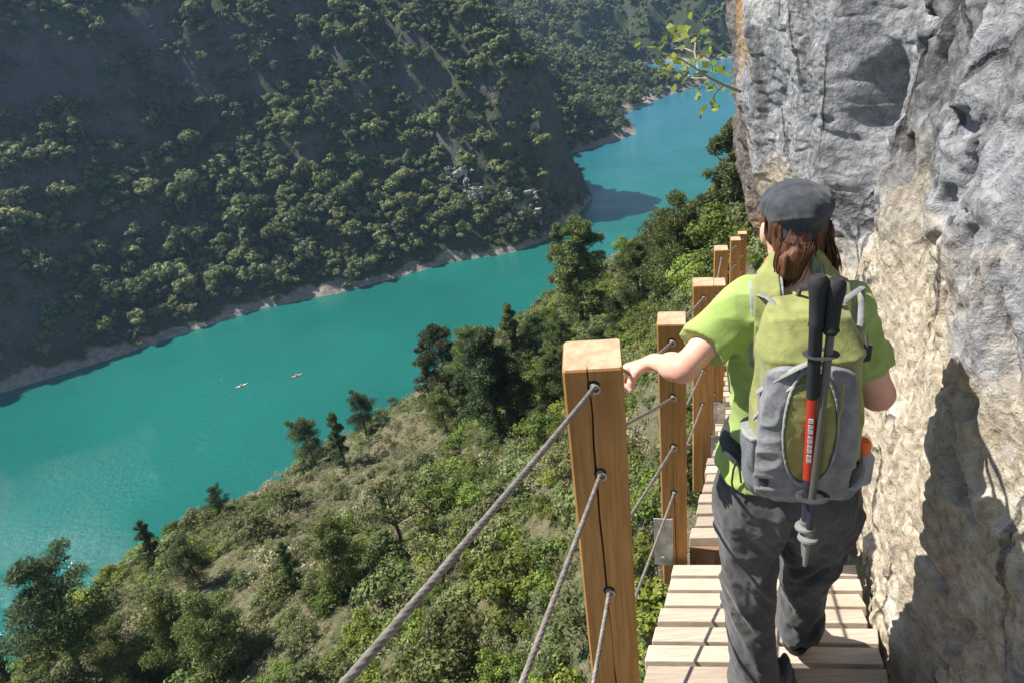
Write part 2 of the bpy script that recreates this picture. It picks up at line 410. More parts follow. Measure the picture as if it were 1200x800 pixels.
def pine_proto(seed, H, R, base=.25, nl=16, lean=.05, leaf=.20, per=200, dense=1.0, conic=.5):
    r = np.random.default_rng(seed)
    def axis(t): return np.array([lean*H*math.sin(1.7*t)*math.cos(seed), lean*H*math.sin(1.7*t)*math.sin(seed), H*t])
    mb = MB(); rt = .022*H
    mb.tube([axis(t)-(np.array([0,0,.6]) if t == 0 else 0) for t in (0,.12,.3,.5,.7,.86,.97)], [rt*1.25, rt, rt*.85, rt*.66, rt*.45, rt*.25, rt*.08], 7)
    cen, rad = [], []
    for i in range(nl):
        t = base+(1-base)*((i+.4*r.random())/nl)**.9*.98
        a = i*2.4+r.uniform(-.5, .5); u = (t-base)/(1-base)
        shape = (1-u)**conic*(.55+.45*min(1, u*4+.25))
        Lb = R*shape*r.uniform(.62, 1.1)+.12*R
        up = r.uniform(.15, .5); p0 = axis(t*.97)
        dirv = np.array([math.cos(a), math.sin(a), up])
        p1 = p0+dirv*Lb*.55; p2 = p0+dirv*Lb+np.array([0,0,.12*Lb])
        mb.tube([p0, p1, p2], [rt*.26*(1-.5*t), rt*.17, rt*.05], 5, caps=False)
        for f in np.linspace(.42, 1.0, 3):
            side = r.normal(size=3)*.16*Lb
            cen.append(p0+dirv*Lb*f+side+np.array([0,0,.05*H*(.4+.6*r.random())])); rad.append(R*r.uniform(.26,.42)*(1.15-.4*u))
    cen.append(axis(.98)); rad.append(R*.22)
    cen, rad = np.array(cen), np.array(rad)
    V, Fq = clump_leaves(r, cen, rad, int(per*dense), leaf, .24, .72, radial=True)
    return mb, V, Fq
def shrub_proto(seed, nc, leaf, per, flat=.75, aspect=.62, hgt=1.0):
    """unit shrub: about 1 m half width"""
    r = np.random.default_rng(seed); cen, rad = [], []
    for i in range(nc):
        a = r.uniform(0, 2*math.pi); q = r.random()**.55*.78
        z = hgt*(.25+.62*(1-q*q)*r.uniform(.45, 1.12))
        cen.append((q*math.cos(a), q*math.sin(a), z)); rad.append(r.uniform(.2, .42))
    cen, rad = np.array(cen), np.array(rad)
    V, Fq = clump_leaves(r, cen, rad, per, leaf, aspect, flat)
    mb = MB()
    for i in range(0, nc, 2):
        c = cen[i]; mb.tube([(c[0]*.1, c[1]*.1, -.35), (c[0]*.45, c[1]*.4, c[2]*.45), tuple(c)], [.035,.024,.008], 5, caps=False)
    return mb, V, Fq
def join_two(mb, V, Fq):
    b = len(mb.v); f4 = [q for q in mb.f]
    return np.r_[np.array(mb.v).reshape(-1,3), V], f4+[tuple(q) for q in (Fq+b).tolist()], len(f4)
def one_mesh(name, mb, V, Fq, mwood, mleaf):
    v, f, nw = join_two(mb, V, Fq)
    o = mesh_obj(name, v, f, [mwood, mleaf]); mi = np.ones(len(f), np.int32); mi[:nw] = 0
    o.data.polygons.foreach_set("material_index", mi); return o.data, o
def unlink(o):
    me = o.data; bpy.data.objects.remove(o); return me

def scatter_nodes(name, pts, rot, scl, idx, protos, kindlabel):
    """one object that plants a mass of like plants on points (geometry nodes)"""
    coll = bpy.data.collections.new(name+"_kinds")
    for i, me in enumerate(protos): coll.objects.link(bpy.data.objects.new("%s_kind_%02d" % (name, i), me))
    me = bpy.data.meshes.new(name); n = len(pts)
    me.vertices.add(n); me.vertices.foreach_set("co", np.asarray(pts, np.float32).ravel())
    for nm, tp, arr in (("rz", 'FLOAT', rot), ("sc", 'FLOAT', scl), ("ki", 'INT', idx)):
        at = me.attributes.new(nm, tp, 'POINT'); at.data.foreach_set("value", np.asarray(arr, np.int32 if tp == 'INT' else np.float32))
    o = link(bpy.data.objects.new(name, me))
    g = bpy.data.node_groups.new(name+"_nodes", 'GeometryNodeTree')
    g.interface.new_socket("Geometry", in_out='INPUT', socket_type='NodeSocketGeometry')
    g.interface.new_socket("Geometry", in_out='OUTPUT', socket_type='NodeSocketGeometry')
    N = g.nodes.new; gi, go = N('NodeGroupInput'), N('NodeGroupOutput'); ip = N('GeometryNodeInstanceOnPoints'); ci = N('GeometryNodeCollectionInfo')
    ci.inputs[0].default_value = coll; ci.inputs['Separate Children'].default_value = True; ci.inputs['Reset Children'].default_value = True
    def attr(nm, t):
        a = N('GeometryNodeInputNamedAttribute'); a.data_type = t; a.inputs[0].default_value = nm; return a.outputs[0]
    cx = N('ShaderNodeCombineXYZ'); g.links.new(attr("rz", 'FLOAT'), cx.inputs[2])
    L = g.links.new
    L(gi.outputs[0], ip.inputs['Points']); L(ci.outputs[0], ip.inputs['Instance']); ip.inputs['Pick Instance'].default_value = True
    L(attr("ki", 'INT'), ip.inputs['Instance Index']); L(cx.outputs[0], ip.inputs['Rotation']); L(attr("sc", 'FLOAT'), ip.inputs['Scale'])
    L(ip.outputs[0], go.inputs[0])
    md = o.modifiers.new("plants", 'NODES'); md.node_group = g
    return tag(o, kindlabel[0], kindlabel[1], kind='stuff')

def project(P):
    P = np.atleast_2d(P)-np.array([0,0,CZ]); d = P@FW
    return 600+FPX*(P@IX)/d, 400+FPX*(P@IY)/d, d
def march(px, py, hf, d0=15, d1=900, st=.5):
    """where a sight line meets the ground"""
    r = ray(px, py); r = r/np.linalg.norm(r); t = np.arange(d0, d1, st)
    P = r[None]*t[:,None]; z = P[:,2]+CZ; h = hf(P[:,0], P[:,1]); k = np.nonzero(z < h)[0]
    if len(k) == 0: return None
    p = P[k[0]].copy(); p[2] = h[k[0]]; return p
def near_g(x, y): return float(near_h(np.array([x]), np.array([y]))[0])

# --- the wooded hillside across the river -----------------------------------------------------------
def crown_proto(seed, n, leaf, tall=1.0):
    r = np.random.default_rng(seed); nc = 13; cen, rad = [], []
    for i in range(nc):
        a = r.uniform(0, 6.283); q = r.random()**.6*.72; u = r.random()
        cen.append((q*math.cos(a), q*math.sin(a), tall*(.50+.80*(1-q)*u+.1*r.random()))); rad.append(r.uniform(.24,.42))
    cen, rad = np.array(cen), np.array(rad)
    V, Fq = clump_leaves(r, cen, rad, n//nc, leaf, .75, .8, .5)
    mb = MB(); mb.tube([(0,0,-.5),(.04,.02,.5),(.02,.03,1.0*tall)], [.10,.07,.03], 6, caps=False)
    return mb, V, Fq
far_meshes = [unlink(one_mesh("hillside_tree", *crown_proto(100+i, 1000, .20, tl), M_bark, (M_oak, M_shrub, M_pine)[i % 3])[1])
              for i, tl in enumerate((1.0, 1.15, 1.45, .9, 1.25, 1.6, .8, 1.05))]
small_meshes = [unlink(one_mesh("hill_tree", *crown_proto(140+i, 520, .25, tl), M_bark, (M_oak, M_shrub, M_pine)[i % 3])[1])
                for i, tl in enumerate((1.0, 1.2, 1.5, .85, 1.1, 1.35))]

def hill_points(x0, x1, y0, y1, step, seed, maxslope=2.0):
    r = np.random.default_rng(seed)
    X, Y = np.meshgrid(np.arange(x0, x1, step), np.arange(y0, y1, step))
    X = X+r.uniform(-.48, .48, X.shape)*step; Y = Y+r.uniform(-.48, .48, Y.shape)*step; X, Y = X.ravel(), Y.ravel()
    Z = far_h(X, Y); e = 1.5
    gx = (far_h(X+e, Y)-far_h(X-e, Y))/(2*e); gy = (far_h(X, Y+e)-far_h(X, Y-e))/(2*e); sl = np.hypot(gx, gy)
    bare = fbm(X/22, Y/22, 4, 3, 55)
    maxslope = maxslope*(1+2.2*sstep(-135, -85, X)*sstep(.085, .055, X/Y))
    keep = (Z > 3.0+2.5*fbm(X/9, Y/9, 2, 2, 8)) & (r.random(len(X)) > sstep(maxslope*.75, maxslope*1.5, sl)*.93) & (bare > -.95)
    P = np.c_[X, Y, Z-.25][keep]; px, py, d = project(P)
    vis = (d > 10) & (px > -160) & (px < 1000) & (py > -170) & (py < 700)
    return P[vis], px[vis], py[vis], d[vis]
P, px, py, d = hill_points(-320, 60, 225, 470, 4.1, 11)
size = np.random.default_rng(3).lognormal(0, .34, len(P))*np.where(P[:,2] > 45, 2.6, 3.1)
# the three hundred that show largest stand as single trees, the rest of the wood is one mass
inframe = (px > -5) & (px < 700) & (py > -8) & (py < 430) & (d < 420)
order = np.argsort(-(size/d)*np.where(inframe, 1, 0))
single = order[:290]; rest = order[290:]
r_ = np.random.default_rng(5)
HT = []
for i in single:
    o = bpy.data.objects.new("hillside_tree", far_meshes[r_.integers(len(far_meshes))]); link(o)
    o.location = P[i]; s = size[i]*1.12; o.scale = (s, s, s*r_.uniform(.9, 1.25)); o.rotation_euler = (0, 0, r_.uniform(0, 6.28))
    tag(o, "round green tree in the dense wood covering the steep hillside across the river", "tree", "trees of the wood across the river")
scatter_nodes("forest", P[rest], r_.uniform(0, 6.28, len(rest)), size[rest], r_.integers(0, len(far_meshes), len(rest)), far_meshes,
              ("dense dark green wood on the slope across the river", "forest"))
P, px, py, d = hill_points(-330, 480, 400, 1290, 5.8, 12, 2.0)
scatter_nodes("distant_forest", P, r_.uniform(0, 6.28, len(P)), r_.lognormal(0, .3, len(P))*3.2, r_.integers(0, len(small_meshes), len(P)), small_meshes,
              ("hazy wood covering the spurs farther up the river", "forest"))
# bushes between the trees
P, px, py, d = hill_points(-320, 70, 225, 460, 2.9, 13, 3.6)
scatter_nodes("undergrowth", P, r_.uniform(0, 6.28, len(P)), r_.lognormal(0, .3, len(P))*1.25, r_.integers(0, len(small_meshes), len(P)), small_meshes,
              ("low bushes filling the gaps of the wood across the river", "undergrowth"))
# --- pines standing one by one on the near slope ----------------------------------------------------
def view_height(p, hpx):
    d = (p-np.array([0,0,CZ])); dep = math.atan2(-d[2], math.hypot(d[0], d[1]))
    return hpx*float(d@FW)/FPX/math.cos(min(dep, 1.2))*.95
PK = {}
def pine_kind(key, seed, base, nl, lean, leaf, per, conic, Rr):
    mb, V, Fq = pine_proto(seed, 6.0, 6.0*Rr, base, nl, lean, leaf, per, 1.0, conic)
    t = mb.build("trunk", M_bark); c = mesh_obj("crown", V, Fq, M_pine)
    PK[key] = (unlink(t), unlink(c))
pine_kind('broad', 1, 0.15, 17, .05, .20, 345, .42, .28)
pine_kind('round', 2, 0.11, 16, .08, .20, 360, .36, .34)
pine_kind('slim', 3, 0.09, 18, .03, .20, 240, .75, .17)
pine_kind('tall', 4, 0.17, 22, .04, .20, 285, .55, .215)
pine_kind('open', 5, 0.21, 13, .10, .20, 270, .40, .30)
PINES = [  # foot of the trunk in the photograph, height there in pixels, form, label
 (95,792,132,'round',"dark round pine at the lower left, standing alone above the sun glitter on the water"),
 (18,812,66,'slim',"small pine at the lowest left corner beside the larger round pine"),
 (184,664,58,'slim',"slim dark pine on the water's edge right of the sun glitter"),
 (222,796,96,'broad',"broad light green pine right of the round pine at the lower left"),
 (262,790,92,'round',"bushy green pine right of the broad light green one near the bottom"),
 (168,800,80,'open',"low open pine between the round and the broad pine at lower left"),
 (404,548,68,'slim',"narrow dark pine just right of a round bush above the water"),
 (371,546,56,'round',"short rounded pine on the slope edge, leftmost of a loose row of three"),
 (430,510,48,'round',"short dark pine on the slope edge below the twin pines"),
 (505,474,74,'slim',"left one of two dark pines close together on the slope edge"),
 (529,470,86,'broad',"right one of two dark pines close together on the slope edge"),
 (557,466,84,'broad',"mid green pine behind the large pine in the middle of the slope"),
 (588,522,128,'tall',"large dark pine with a bare trunk in the middle of the slope"),
 (566,490,82,'open',"lighter pine leaning left beside the large dark middle pine"),
 (608,452,92,'slim',"slender pointed pine rising above the water behind the middle pine"),
 (628,430,58,'round',"rounded green pine between the slender one and the tall one"),
 (682,388,128,'tall',"tall ragged pine standing against the water left of the posts"),
 (662,345,84,'slim',"thin pine top against the far cliff behind the tall ragged pine"),
 (722,392,42,'round',"low dark round pine at the foot of the tall ragged one"),
 (752,372,88,'broad',"green pine left of the handrail in the pine group by the walkway"),
 (792,345,112,'round',"big light green pine behind the third handrail post"),
 (828,318,92,'broad',"mid green pine behind the farther handrail posts"),
 (768,322,60,'open',"small pine at the back left of the pine group by the walkway"),
 (857,296,150,'tall',"tall dark pine next to the rock edge"),
 (846,292,86,'slim',"slim pine between the tall dark one and the pine group"),
 (410,690,84,'broad',"green pine on the middle of the slope left of the top cable"),
 (345,690,56,'slim',"small conical pine low on the slope left of the green one"),
 (452,612,34,'slim',"tiny conical pine among dry scrub in the middle of the slope"),
 (236,684,60,'round',"dark bushy pine on the lower slope above the broad pine"),
 (150,676,36,'round',"little dark pine at the water's edge behind the round pine"),
 (258,604,34,'round',"little dark pine on the slope edge at left of centre"),
 (655,432,60,'open',"pale open pine on the slope right below the tall ragged pine"),
 (700,440,56,'broad',"bushy pine above the first handrail post"),
 (545,512,72,'slim',"slim pine close against the left side of the large middle pine"),
 (612,512,92,'broad',"mid green pine close against the right side of the large middle pine"),
 (524,506,52,'round',"low bushy pine left of the slim one beside the large middle pine"),
 (648,476,74,'tall',"straight pine standing between the middle pine and the first post"),
 (668,470,58,'round',"bushy light pine directly left of the first post's top"),
 (820,300,70,'slim',"narrow pine rising behind the third handrail post's top"),
 (640,520,44,'round',"dark low pine right of the large middle pine"),
]
r_ = np.random.default_rng(21)
for bx, by, hp, form, lab in PINES:
    p = march(bx, by, near_h, 8)
    if p is None: continue
    H = view_height(p, hp)
    root = empty("pine_tree", p-np.array([0,0,.15]), r_.uniform(0, 6.28)); s = H/6.0
    root.scale = (s, s, s)
    tag(root, lab, "tree", "pines on the near slope")
    for nm, me in zip(("trunk", "crown"), PK[form]):
        o = link(bpy.data.objects.new(nm, me), root)
        if nm == "crown" and "dark" in lab: o.material_slots[0].link = 'OBJECT'; o.material_slots[0].material = M_pdark

# small leafy tree with a forked bare trunk in the scrub
def small_tree(bx, by, hp, lab, seed):
    p = march(bx, by, near_h, 8); H = view_height(p, hp); r = np.random.default_rng(seed)
    root = tag(empty("small_tree", p), lab, "tree")
    mb = MB(); cen, rad = [], []
    mb.tube([(0,0,-.2), (.03*H,0,.25*H), (0,.02*H,.5*H)], [.035*H,.026*H,.018*H], 7)
    for i in range(9):
        a = i*2.4; q = (.12+.24*r.random())*H; c = np.array([q*math.cos(a), q*math.sin(a), H*r.uniform(.55,.92)])
        mb.tube([(0,.01*H,.38*H), c*np.array([.5,.5,.85]), c], [.014*H,.009*H,.004*H], 5, caps=False); cen.append(c); rad.append(H*r.uniform(.10,.17))
    mb.build("trunk", M_bark, root)
    V, Fq = clump_leaves(r, np.array(cen), np.array(rad), 120, .045*H, .6); mesh_obj("crown", V, Fq, M_shrub, root)
small_tree(470, 645, 78, "small airy tree with a forked bare trunk in dry scrub", 31)
small_tree(520, 690, 60, "second small airy tree, lower right of the forked one", 32)

# --- shrubs and ground cover of the near slope -------------------------------------------------------
shrub_meshes = []
for i, (nc, leaf, per, fl, hg, mt_) in enumerate([(16,.10,130,.8,1.0,M_shrub), (14,.11,130,.75,.85,M_shrub), (15,.09,140,.8,1.1,M_bright), (13,.12,110,.8,.9,M_oak),
                                       (15,.10,120,.8,1.2,M_oak), (14,.09,120,.7,.8,M_dry), (16,.10,130,.8,1.0,M_pine), (14,.10,130,.8,.9,M_bright)]):
    shrub_meshes.append(unlink(one_mesh("shrub", *shrub_proto(200+i, nc, leaf, per, fl, .62, hg), M_bark, mt_)[1]))
tuft_meshes = []
for i, mt_ in enumerate((M_dry, M_dry, M_dry, M_shrub, M_oak, M_bright)):
    r = np.random.default_rng(260+i)
    V, Fq = clump_leaves(r, r.normal(size=(7,3))*np.array([.42,.42,.10])+np.array([0,0,.25]), np.full(7,.32), 34, .15, .42, .8, .8, radial=(i < 3))
    tuft_meshes.append(unlink(mesh_obj("tuft", V, Fq, mt_)))
def near_points(step, seed):
    r = np.random.default_rng(seed)
    X, Y = np.meshgrid(np.arange(-110, 60, step), np.arange(6, 270, step))
    X = X+r.uniform(-.5, .5, X.shape)*step; Y = Y+r.uniform(-.5, .5, Y.shape)*step; X, Y = X.ravel(), Y.ravel(); Z = near_h(X, Y)
    P = np.c_[X, Y, Z]; px, py, d = project(P)
    k = (d > 12) & (px > -60) & (px < 920) & (py > 140) & (py < 900) & (Z > 1.5) & (d < 260); P, px, py, d = P[k], px[k], py[k], d[k]
    # keep what the ground itself does not hide
    ok = np.ones(len(P), bool); eye = np.array([0,0,CZ])
    for t in np.linspace(.55, .985, 18):
        Q = eye+(P+np.array([0,0,1.2])-eye)*t; ok &= Q[:,2] > near_h(Q[:,0], Q[:,1])
    return P[ok], px[ok], py[ok], d[ok]
P, px, py, d = near_points(1.3, 41)
r_ = np.random.default_rng(43)
green = fbm(P[:,0]/17, P[:,1]/17, 0, 3, 91)+.75*sstep(540, 740, py)*sstep(250, 420, px)+.5*sstep(470, 640, px)-.35*sstep(600, 300, py)*sstep(620, 400, px)
keep = (r_.random(len(P)) < np.clip(.42+.55*green, .16, .97)); P, px, py, d, green = P[keep], px[keep], py[keep], d[keep], green[keep]
sz = r_.lognormal(-.25, .52, len(P))*np.where(green > .2, 1.05, .8)
sz = np.minimum(sz, 2.1)
ki = np.where(green > .45, r_.choice([0,2,7,2,7,1,6], len(P)), np.where(green > 0, r_.choice([0,1,2,3,7,6], len(P)), r_.choice([3,4,5,5,1,0,5], len(P))))
order = np.argsort(-sz/d); single, rest = order[:285], order[285:]
nice = {2:"fresh light green", 7:"fresh light green", 0:"rounded green", 1:"rounded green", 3:"dark green", 4:"dark green", 5:"dry brownish", 6:"deep green"}
for i in single:
    o = link(bpy.data.objects.new("shrub", shrub_meshes[ki[i]])); s = sz[i]; o.location = P[i]-np.array([0,0,.1])
    o.scale = (s, s, s*r_.uniform(.75, 1.15)); o.rotation_euler = (0, 0, r_.uniform(0, 6.28))
    tag(o, nice[int(ki[i])]+" shrub in the scrub covering the near slope below the walkway", "shrub", nice[int(ki[i])]+" shrubs of the near slope")
scatter_nodes("scrub", P[rest]-np.array([0,0,.1]), r_.uniform(0, 6.28, len(rest)), sz[rest], ki[rest], shrub_meshes,
              ("low mixed scrub growing over the whole near slope", "scrub"))
P, px, py, d = near_points(1.25, 47)
g2 = fbm(P[:,0]/9, P[:,1]/9, 3, 3, 95)
ki = np.where(g2 > .12, r_.choice([3,4,5,0], len(P)), r_.choice([0,1,2,3], len(P)))
scatter_nodes("ground_cover", P, r_.uniform(0, 6.28, len(P)), r_.lognormal(-.1, .3, len(P))*.85, ki, tuft_meshes,
              ("dry grass and thyme tufts between the shrubs", "ground cover"))

# --- the air of the gorge ----------------------------------------------------------------------------
hz = MB(); hz.hexa([(x, y, z) for z in (-30, 560) for x, y in ((-3800,-400),(4300,-400),(4300,6200),(-3800,6200))])
haze_m = bpy.data.materials.new("haze_air"); haze_m.use_nodes = True; t = haze_m.node_tree; t.nodes.clear()
vo = t.nodes.new("ShaderNodeOutputMaterial"); pv = t.nodes.new("ShaderNodeVolumePrincipled")
pv.inputs['Color'].default_value = (.42,.66,1.0,1); pv.inputs['Density'].default_value = 0.00014; pv.inputs['Anisotropy'].default_value = .25
t.links.new(pv.outputs[0], vo.inputs['Volume'])
haze = tag(hz.build("haze", haze_m, None, False), "thin blue haze filling the valley", "haze", kind="stuff")
# ------------------------------------------------------------------ the cliff beside the walkway
O_SW = np.array([.297, 1.636]); HEAD = math.radians(20)
SD = np.array([math.sin(HEAD), math.cos(HEAD)]); WD = np.array([math.cos(HEAD), -math.sin(HEAD)])
def sw(s, w, z): return np.array([O_SW[0]+s*SD[0]+w*WD[0], O_SW[1]+s*SD[1]+w*WD[1], CZ+z])
def to_sw(p): q = np.asarray(p)[:2]-O_SW; return float(q@SD), float(q@WD)
def deck_z(s): return -2.2-.41*s
def wall_at(px, py, w=None):
    r = ray(px, py); a = float(r[:2]@WD); b = float(O_SW@WD); ww = .76 if w is None else w
    for _ in range(1 if w is not None else 14):
        t = (ww+b)/a; s, z = float((r[:2]*t-O_SW)@SD), float(r[2]*t)
        if w is None: ww = .5*ww+.5*float(cliff_base(np.array(s), np.array(z)))
    return s, z

def cliff_base(S, Z):
    up = Z-deck_z(S)
    base = .79+.055*(up-1.0)*sstep(.2, 1.6, up)*sstep(3.0, .2, S)
    base = base+.10*sstep(1.4, 2.2, up)*sstep(2.4, .6, S)
    # jutting nose at the far end of the visible face
    tip = np.interp(Z, [-3.6,-3.1,-2.6,-1.8,-.8,.5,3], [.80,.70,.42,.25,.10,.02,.0])
    reach = sstep(2.0, 5.1, S)
    nose = base*(1-reach)+tip*reach
    w = np.where(S > 1.0, nose, base)
    retreat = np.maximum(S-5.35, 0)
    w = w+np.minimum(retreat**1.5*2.2, 7)*sstep(-3.7, -2.7, Z)
    w = w+np.maximum(S-11, 0)*.7
    w = w-.05*np.maximum(deck_z(S)-.4-Z, 0)                      # leans out under the deck
    w = w+np.maximum(-S-1.2, 0)*.25+.20*sstep(.35, -.45, S)
    return w
def cliff_w(S, Z):
    w = cliff_base(S, Z); up = Z-deck_z(S)
    fl = sstep(.9, 3.0, S)*sstep(.9, 1.8, up)
    flute = 1-np.abs(vnoise(S*.95+.2+.12*vnoise(S*.7, Z*.8, 3, 4), Z*.10, 5, 2))*1.7
    flute2 = np.abs(vnoise(S*2.6, Z*.22, 1, 6))
    w = w-.26*(flute-.5)*fl+.10*flute2*fl
    hi = sstep(1.0, 1.9, up); w = w-.075*(1-np.abs(vnoise(S*2.3+.35*vnoise(S*1.5, Z*1.1, 2, 8), Z*.38, 3, 9))*2)*hi*sstep(-.2, .6, S)-.03*(1-2*np.abs(vnoise(S*6.5, Z*.8, 5, 12)))*hi
    w = w+fbm(S/.9, Z/1.4, 0, 3, 10)*(.040+.020*sstep(.3, 1.5, S))-ridged(S/.36+.3*vnoise(S/.2, Z/.2, 1, 15), Z/.62, 2, 4, 14)*.009
    sharp = np.abs(vnoise(S/.15, Z/.22, 4, 16))+.5*np.abs(vnoise(S/.07, Z/.10, 4, 26))+.28*np.abs(vnoise(S/.033, Z/.045, 4, 27))
    w = w-.020*sharp+.008*fbm(S/.4, Z/.5, 4, 2, 28)
    rough_zone = .6+.7*sstep(-.3, .4, vnoise(S/.55, Z/.65, 2, 20))
    pit = np.clip(vnoise(S/.055, Z/.070, 1, 18)-.22, 0, 1)+.8*np.clip(vnoise(S/.028, Z/.036, 6, 19)-.15, 0, 1)
    w = w+.022*pit*rough_zone+(fbm(S/.022, Z/.026, 7, 2, 22)*.0045)*rough_zone
    # wind-worn hollows, cracks and ledges
    for px, py, ls, lz, dep, tilt in HOLLOWS:
        s0, z0 = wall_at(px, py); rr_ = ray(px, py); ls = .62*ls/max(.25, abs(float(rr_[:2]@WD))/np.linalg.norm(rr_[:2])); a = S-s0; b = Z-z0; a2 = a*math.cos(tilt)+b*math.sin(tilt); b2 = -a*math.sin(tilt)+b*math.cos(tilt)
        wob = .34*vnoise(S/.12, Z/.26, 3, 24)+.16*vnoise(S/.04, Z/.08, 3, 25)
        m_ = (np.abs(a) < 3*max(ls, lz)+.0) & (np.abs(b) < 3*max(ls, lz)); q = np.where(m_, np.sqrt((a2/ls)**2+(b2/lz)**2)+wob, 9)
        w = w+dep*sstep(1.15, .55, q)
    return w
HOLLOWS = [(1062,30,.085,.22,.34,.05), (1050,110,.060,.20,.32,.10), (1016,118,.035,.24,.22,.05), (1028,172,.045,.10,.20,.35), (1074,160,.030,.15,.18,-.2), (1087,190,.02,.08,.10,-.2),
           (1180,150,.03,.055,.08,0), (1165,218,.022,.10,.09,.1), (1105,8,.08,.05,.14,.2), (1196,60,.04,.07,.08,0), (1135,55,.02,.16,.07,.1), (1000,60,.014,.5,.10,.03), (1100,110,.014,.35,.08,-.05),
           (1150,290,.02,.07,.05,.1), (1165,335,.012,.14,.06,-.35), (1185,385,.012,.16,.06,-.5), (1150,610,.10,.09,-.03,.2), (1130,560,.05,.03,.06,.5), (1120,200,.012,.3,.06,.05),
           (1040,600,.03,.07,.07,.2), (1100,430,.08,.02,.05,.2), (1085,330,.05,.03,.05,.3), (1060,390,.04,.025,.05,.2), (1110,360,.02,.07,.05,0), (957,70,.03,.9,.14,.0), (905,80,.028,.9,.14,.0), (930,110,.016,.7,.07,.0), (890,60,.022,.7,.10,0),
           (1022,705,.03,.12,.06,.1), (1085,655,.05,.03,.05,.3), (1110,740,.03,.10,.06,.0), (1140,470,.03,.05,.04,.4), (985,180,.03,.08,.06,0), (1140,250,.02,.07,.05,.1)]
_s = np.r_[np.arange(-4, -.9, .06), np.arange(-.9, 3.2, .0105), np.arange(3.2, 6.6, .016), np.arange(6.6, 18, .09)]
_z = np.r_[np.arange(-16, -4.6, .12), np.arange(-4.6, -3.2, .022), np.arange(-3.2, .12, .0105), np.arange(.12, 5.5, .09)]
S_, Z_ = np.meshgrid(_s, _z); W_ = cliff_w(S_, Z_)
# small sideways shift so that edges overhang a little
S2 = S_+.012*fbm(S_/.12, Z_/.12, 9, 3, 61); Z2 = Z_+.02*fbm(S_/.1, Z_/.1, 5, 3, 62)
V = np.stack([O_SW[0]+S2*SD[0]+W_*WD[0], O_SW[1]+S2*SD[1]+W_*WD[1], CZ+Z2], -1).reshape(-1, 3)
i = np.arange(S_.size).reshape(S_.shape)
k = NT("limestone")
n_big = k.noise(.9, 5, .6, dist=.4); n_mid = k.noise(5.0, 6, .66, dist=.3); n_fine = k.noise(42, 5, .65); streak = k.noise(3.2, 5, .6, stretch=(1,1,.14))
n_gr = k.noise(19, 6, .7, dist=.5)
vor = k.n("ShaderNodeTexVoronoi"); vor.inputs['Scale'].default_value = 34; k.l(k.coord((1,1,.8)), vor.inputs['Vector'])
grey = k.mix(k.val(n_gr, .34, .66), (.20,.205,.22), (.36,.365,.385))
grey = k.mix(k.val(streak, .47, .62), grey, k.mix(k.val(n_gr, .4, .6), (.125,.125,.135), (.22,.22,.225)))
grey = k.mix(k.math('MULTIPLY', k.val(n_big, .50, .62), k.val(n_mid, .44, .60)), grey, (.50,.495,.49))
vc = k.n("ShaderNodeVertexColor"); vc.layer_name = "stain_and_bounce"; st = k.n("ShaderNodeSeparateColor"); k.l(vc.outputs[0], st.inputs[0])
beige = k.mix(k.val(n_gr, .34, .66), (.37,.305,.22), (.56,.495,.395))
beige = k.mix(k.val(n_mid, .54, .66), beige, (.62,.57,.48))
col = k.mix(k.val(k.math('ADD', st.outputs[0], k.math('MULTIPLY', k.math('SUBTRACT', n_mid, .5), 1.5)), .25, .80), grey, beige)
ochre = k.mix(k.val(n_mid, .38, .62), (.27,.15,.07), (.44,.30,.17))
col = k.mix(k.val(k.math('ADD', st.outputs[1], k.math('MULTIPLY', k.math('SUBTRACT', streak, .5), 1.2)), .45, .7), col, ochre)
col = k.mix(k.math('MULTIPLY', st.outputs[2], .85), col, k.mix(k.val(n_gr, .4, .62), (.085,.085,.09), (.19,.19,.195)))
col = k.mix(k.val(n_fine, .30, .46), k.mix(.5, col, (.14,.13,.125)), col)
ve = k.n("ShaderNodeTexVoronoi", feature='DISTANCE_TO_EDGE'); ve.inputs['Scale'].default_value = 2.6
wv = k.n("ShaderNodeMix", data_type='VECTOR'); wv.inputs[0].default_value = .12
nzv = k.n("ShaderNodeTexNoise"); nzv.inputs['Scale'].default_value = 3.5; nzv.inputs['Detail'].default_value = 5; k.l(k.tc.outputs['Object'], nzv.inputs['Vector'])
k.l(k.coord((1,1,.42)), wv.inputs[4]); k.l(nzv.outputs['Color'], wv.inputs[5]); k.l(wv.outputs[1], ve.inputs['Vector'])
crack = k.math('MULTIPLY', k.val(ve.outputs['Distance'], .022, .002), k.val(k.noise(1.6, 3, .5), .46, .56))
col = k.mix(k.math('MULTIPLY', crack, .7), col, (.055,.052,.05))
k.set(col, .95, .1); k.bump(k.math('SUBTRACT', 1.0, crack), .9, .03); k.bump(n_gr, .9, .03); k.bump(vor.outputs['Distance'], .5, .012); k.bump(n_fine, .7, .012); k.bump(k.noise(130, 4, .65), .5, .004)
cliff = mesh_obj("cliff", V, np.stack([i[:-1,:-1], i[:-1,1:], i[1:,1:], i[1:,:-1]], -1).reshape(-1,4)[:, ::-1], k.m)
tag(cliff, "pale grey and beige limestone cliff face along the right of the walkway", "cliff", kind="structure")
up = Z_-deck_z(S_)
s0, z0 = wall_at(1045, 430)
nb = .45*fbm(S_/.6, Z_/.7, 2, 3, 63)
sc_ = wall_at(1060, 430)[0]
be = sstep(2.3, 1.3, up+nb)*sstep(-.75, -.1, S_-sc_+.3*fbm(S_/.4, Z_/.5, 8, 2, 64))
be = np.maximum(be, .85*sstep(2.5, 1.7, up+nb)*sstep(.7, .15, np.abs(S_-sc_-.35)+.4*nb))
oc = .78*sstep(4.3, 5.0, S_+.3*fbm(S_/.6, Z_/1.5, 2, 2, 66))*sstep(-3.4, -2.4, Z_)*sstep(.6, -.6, Z_)
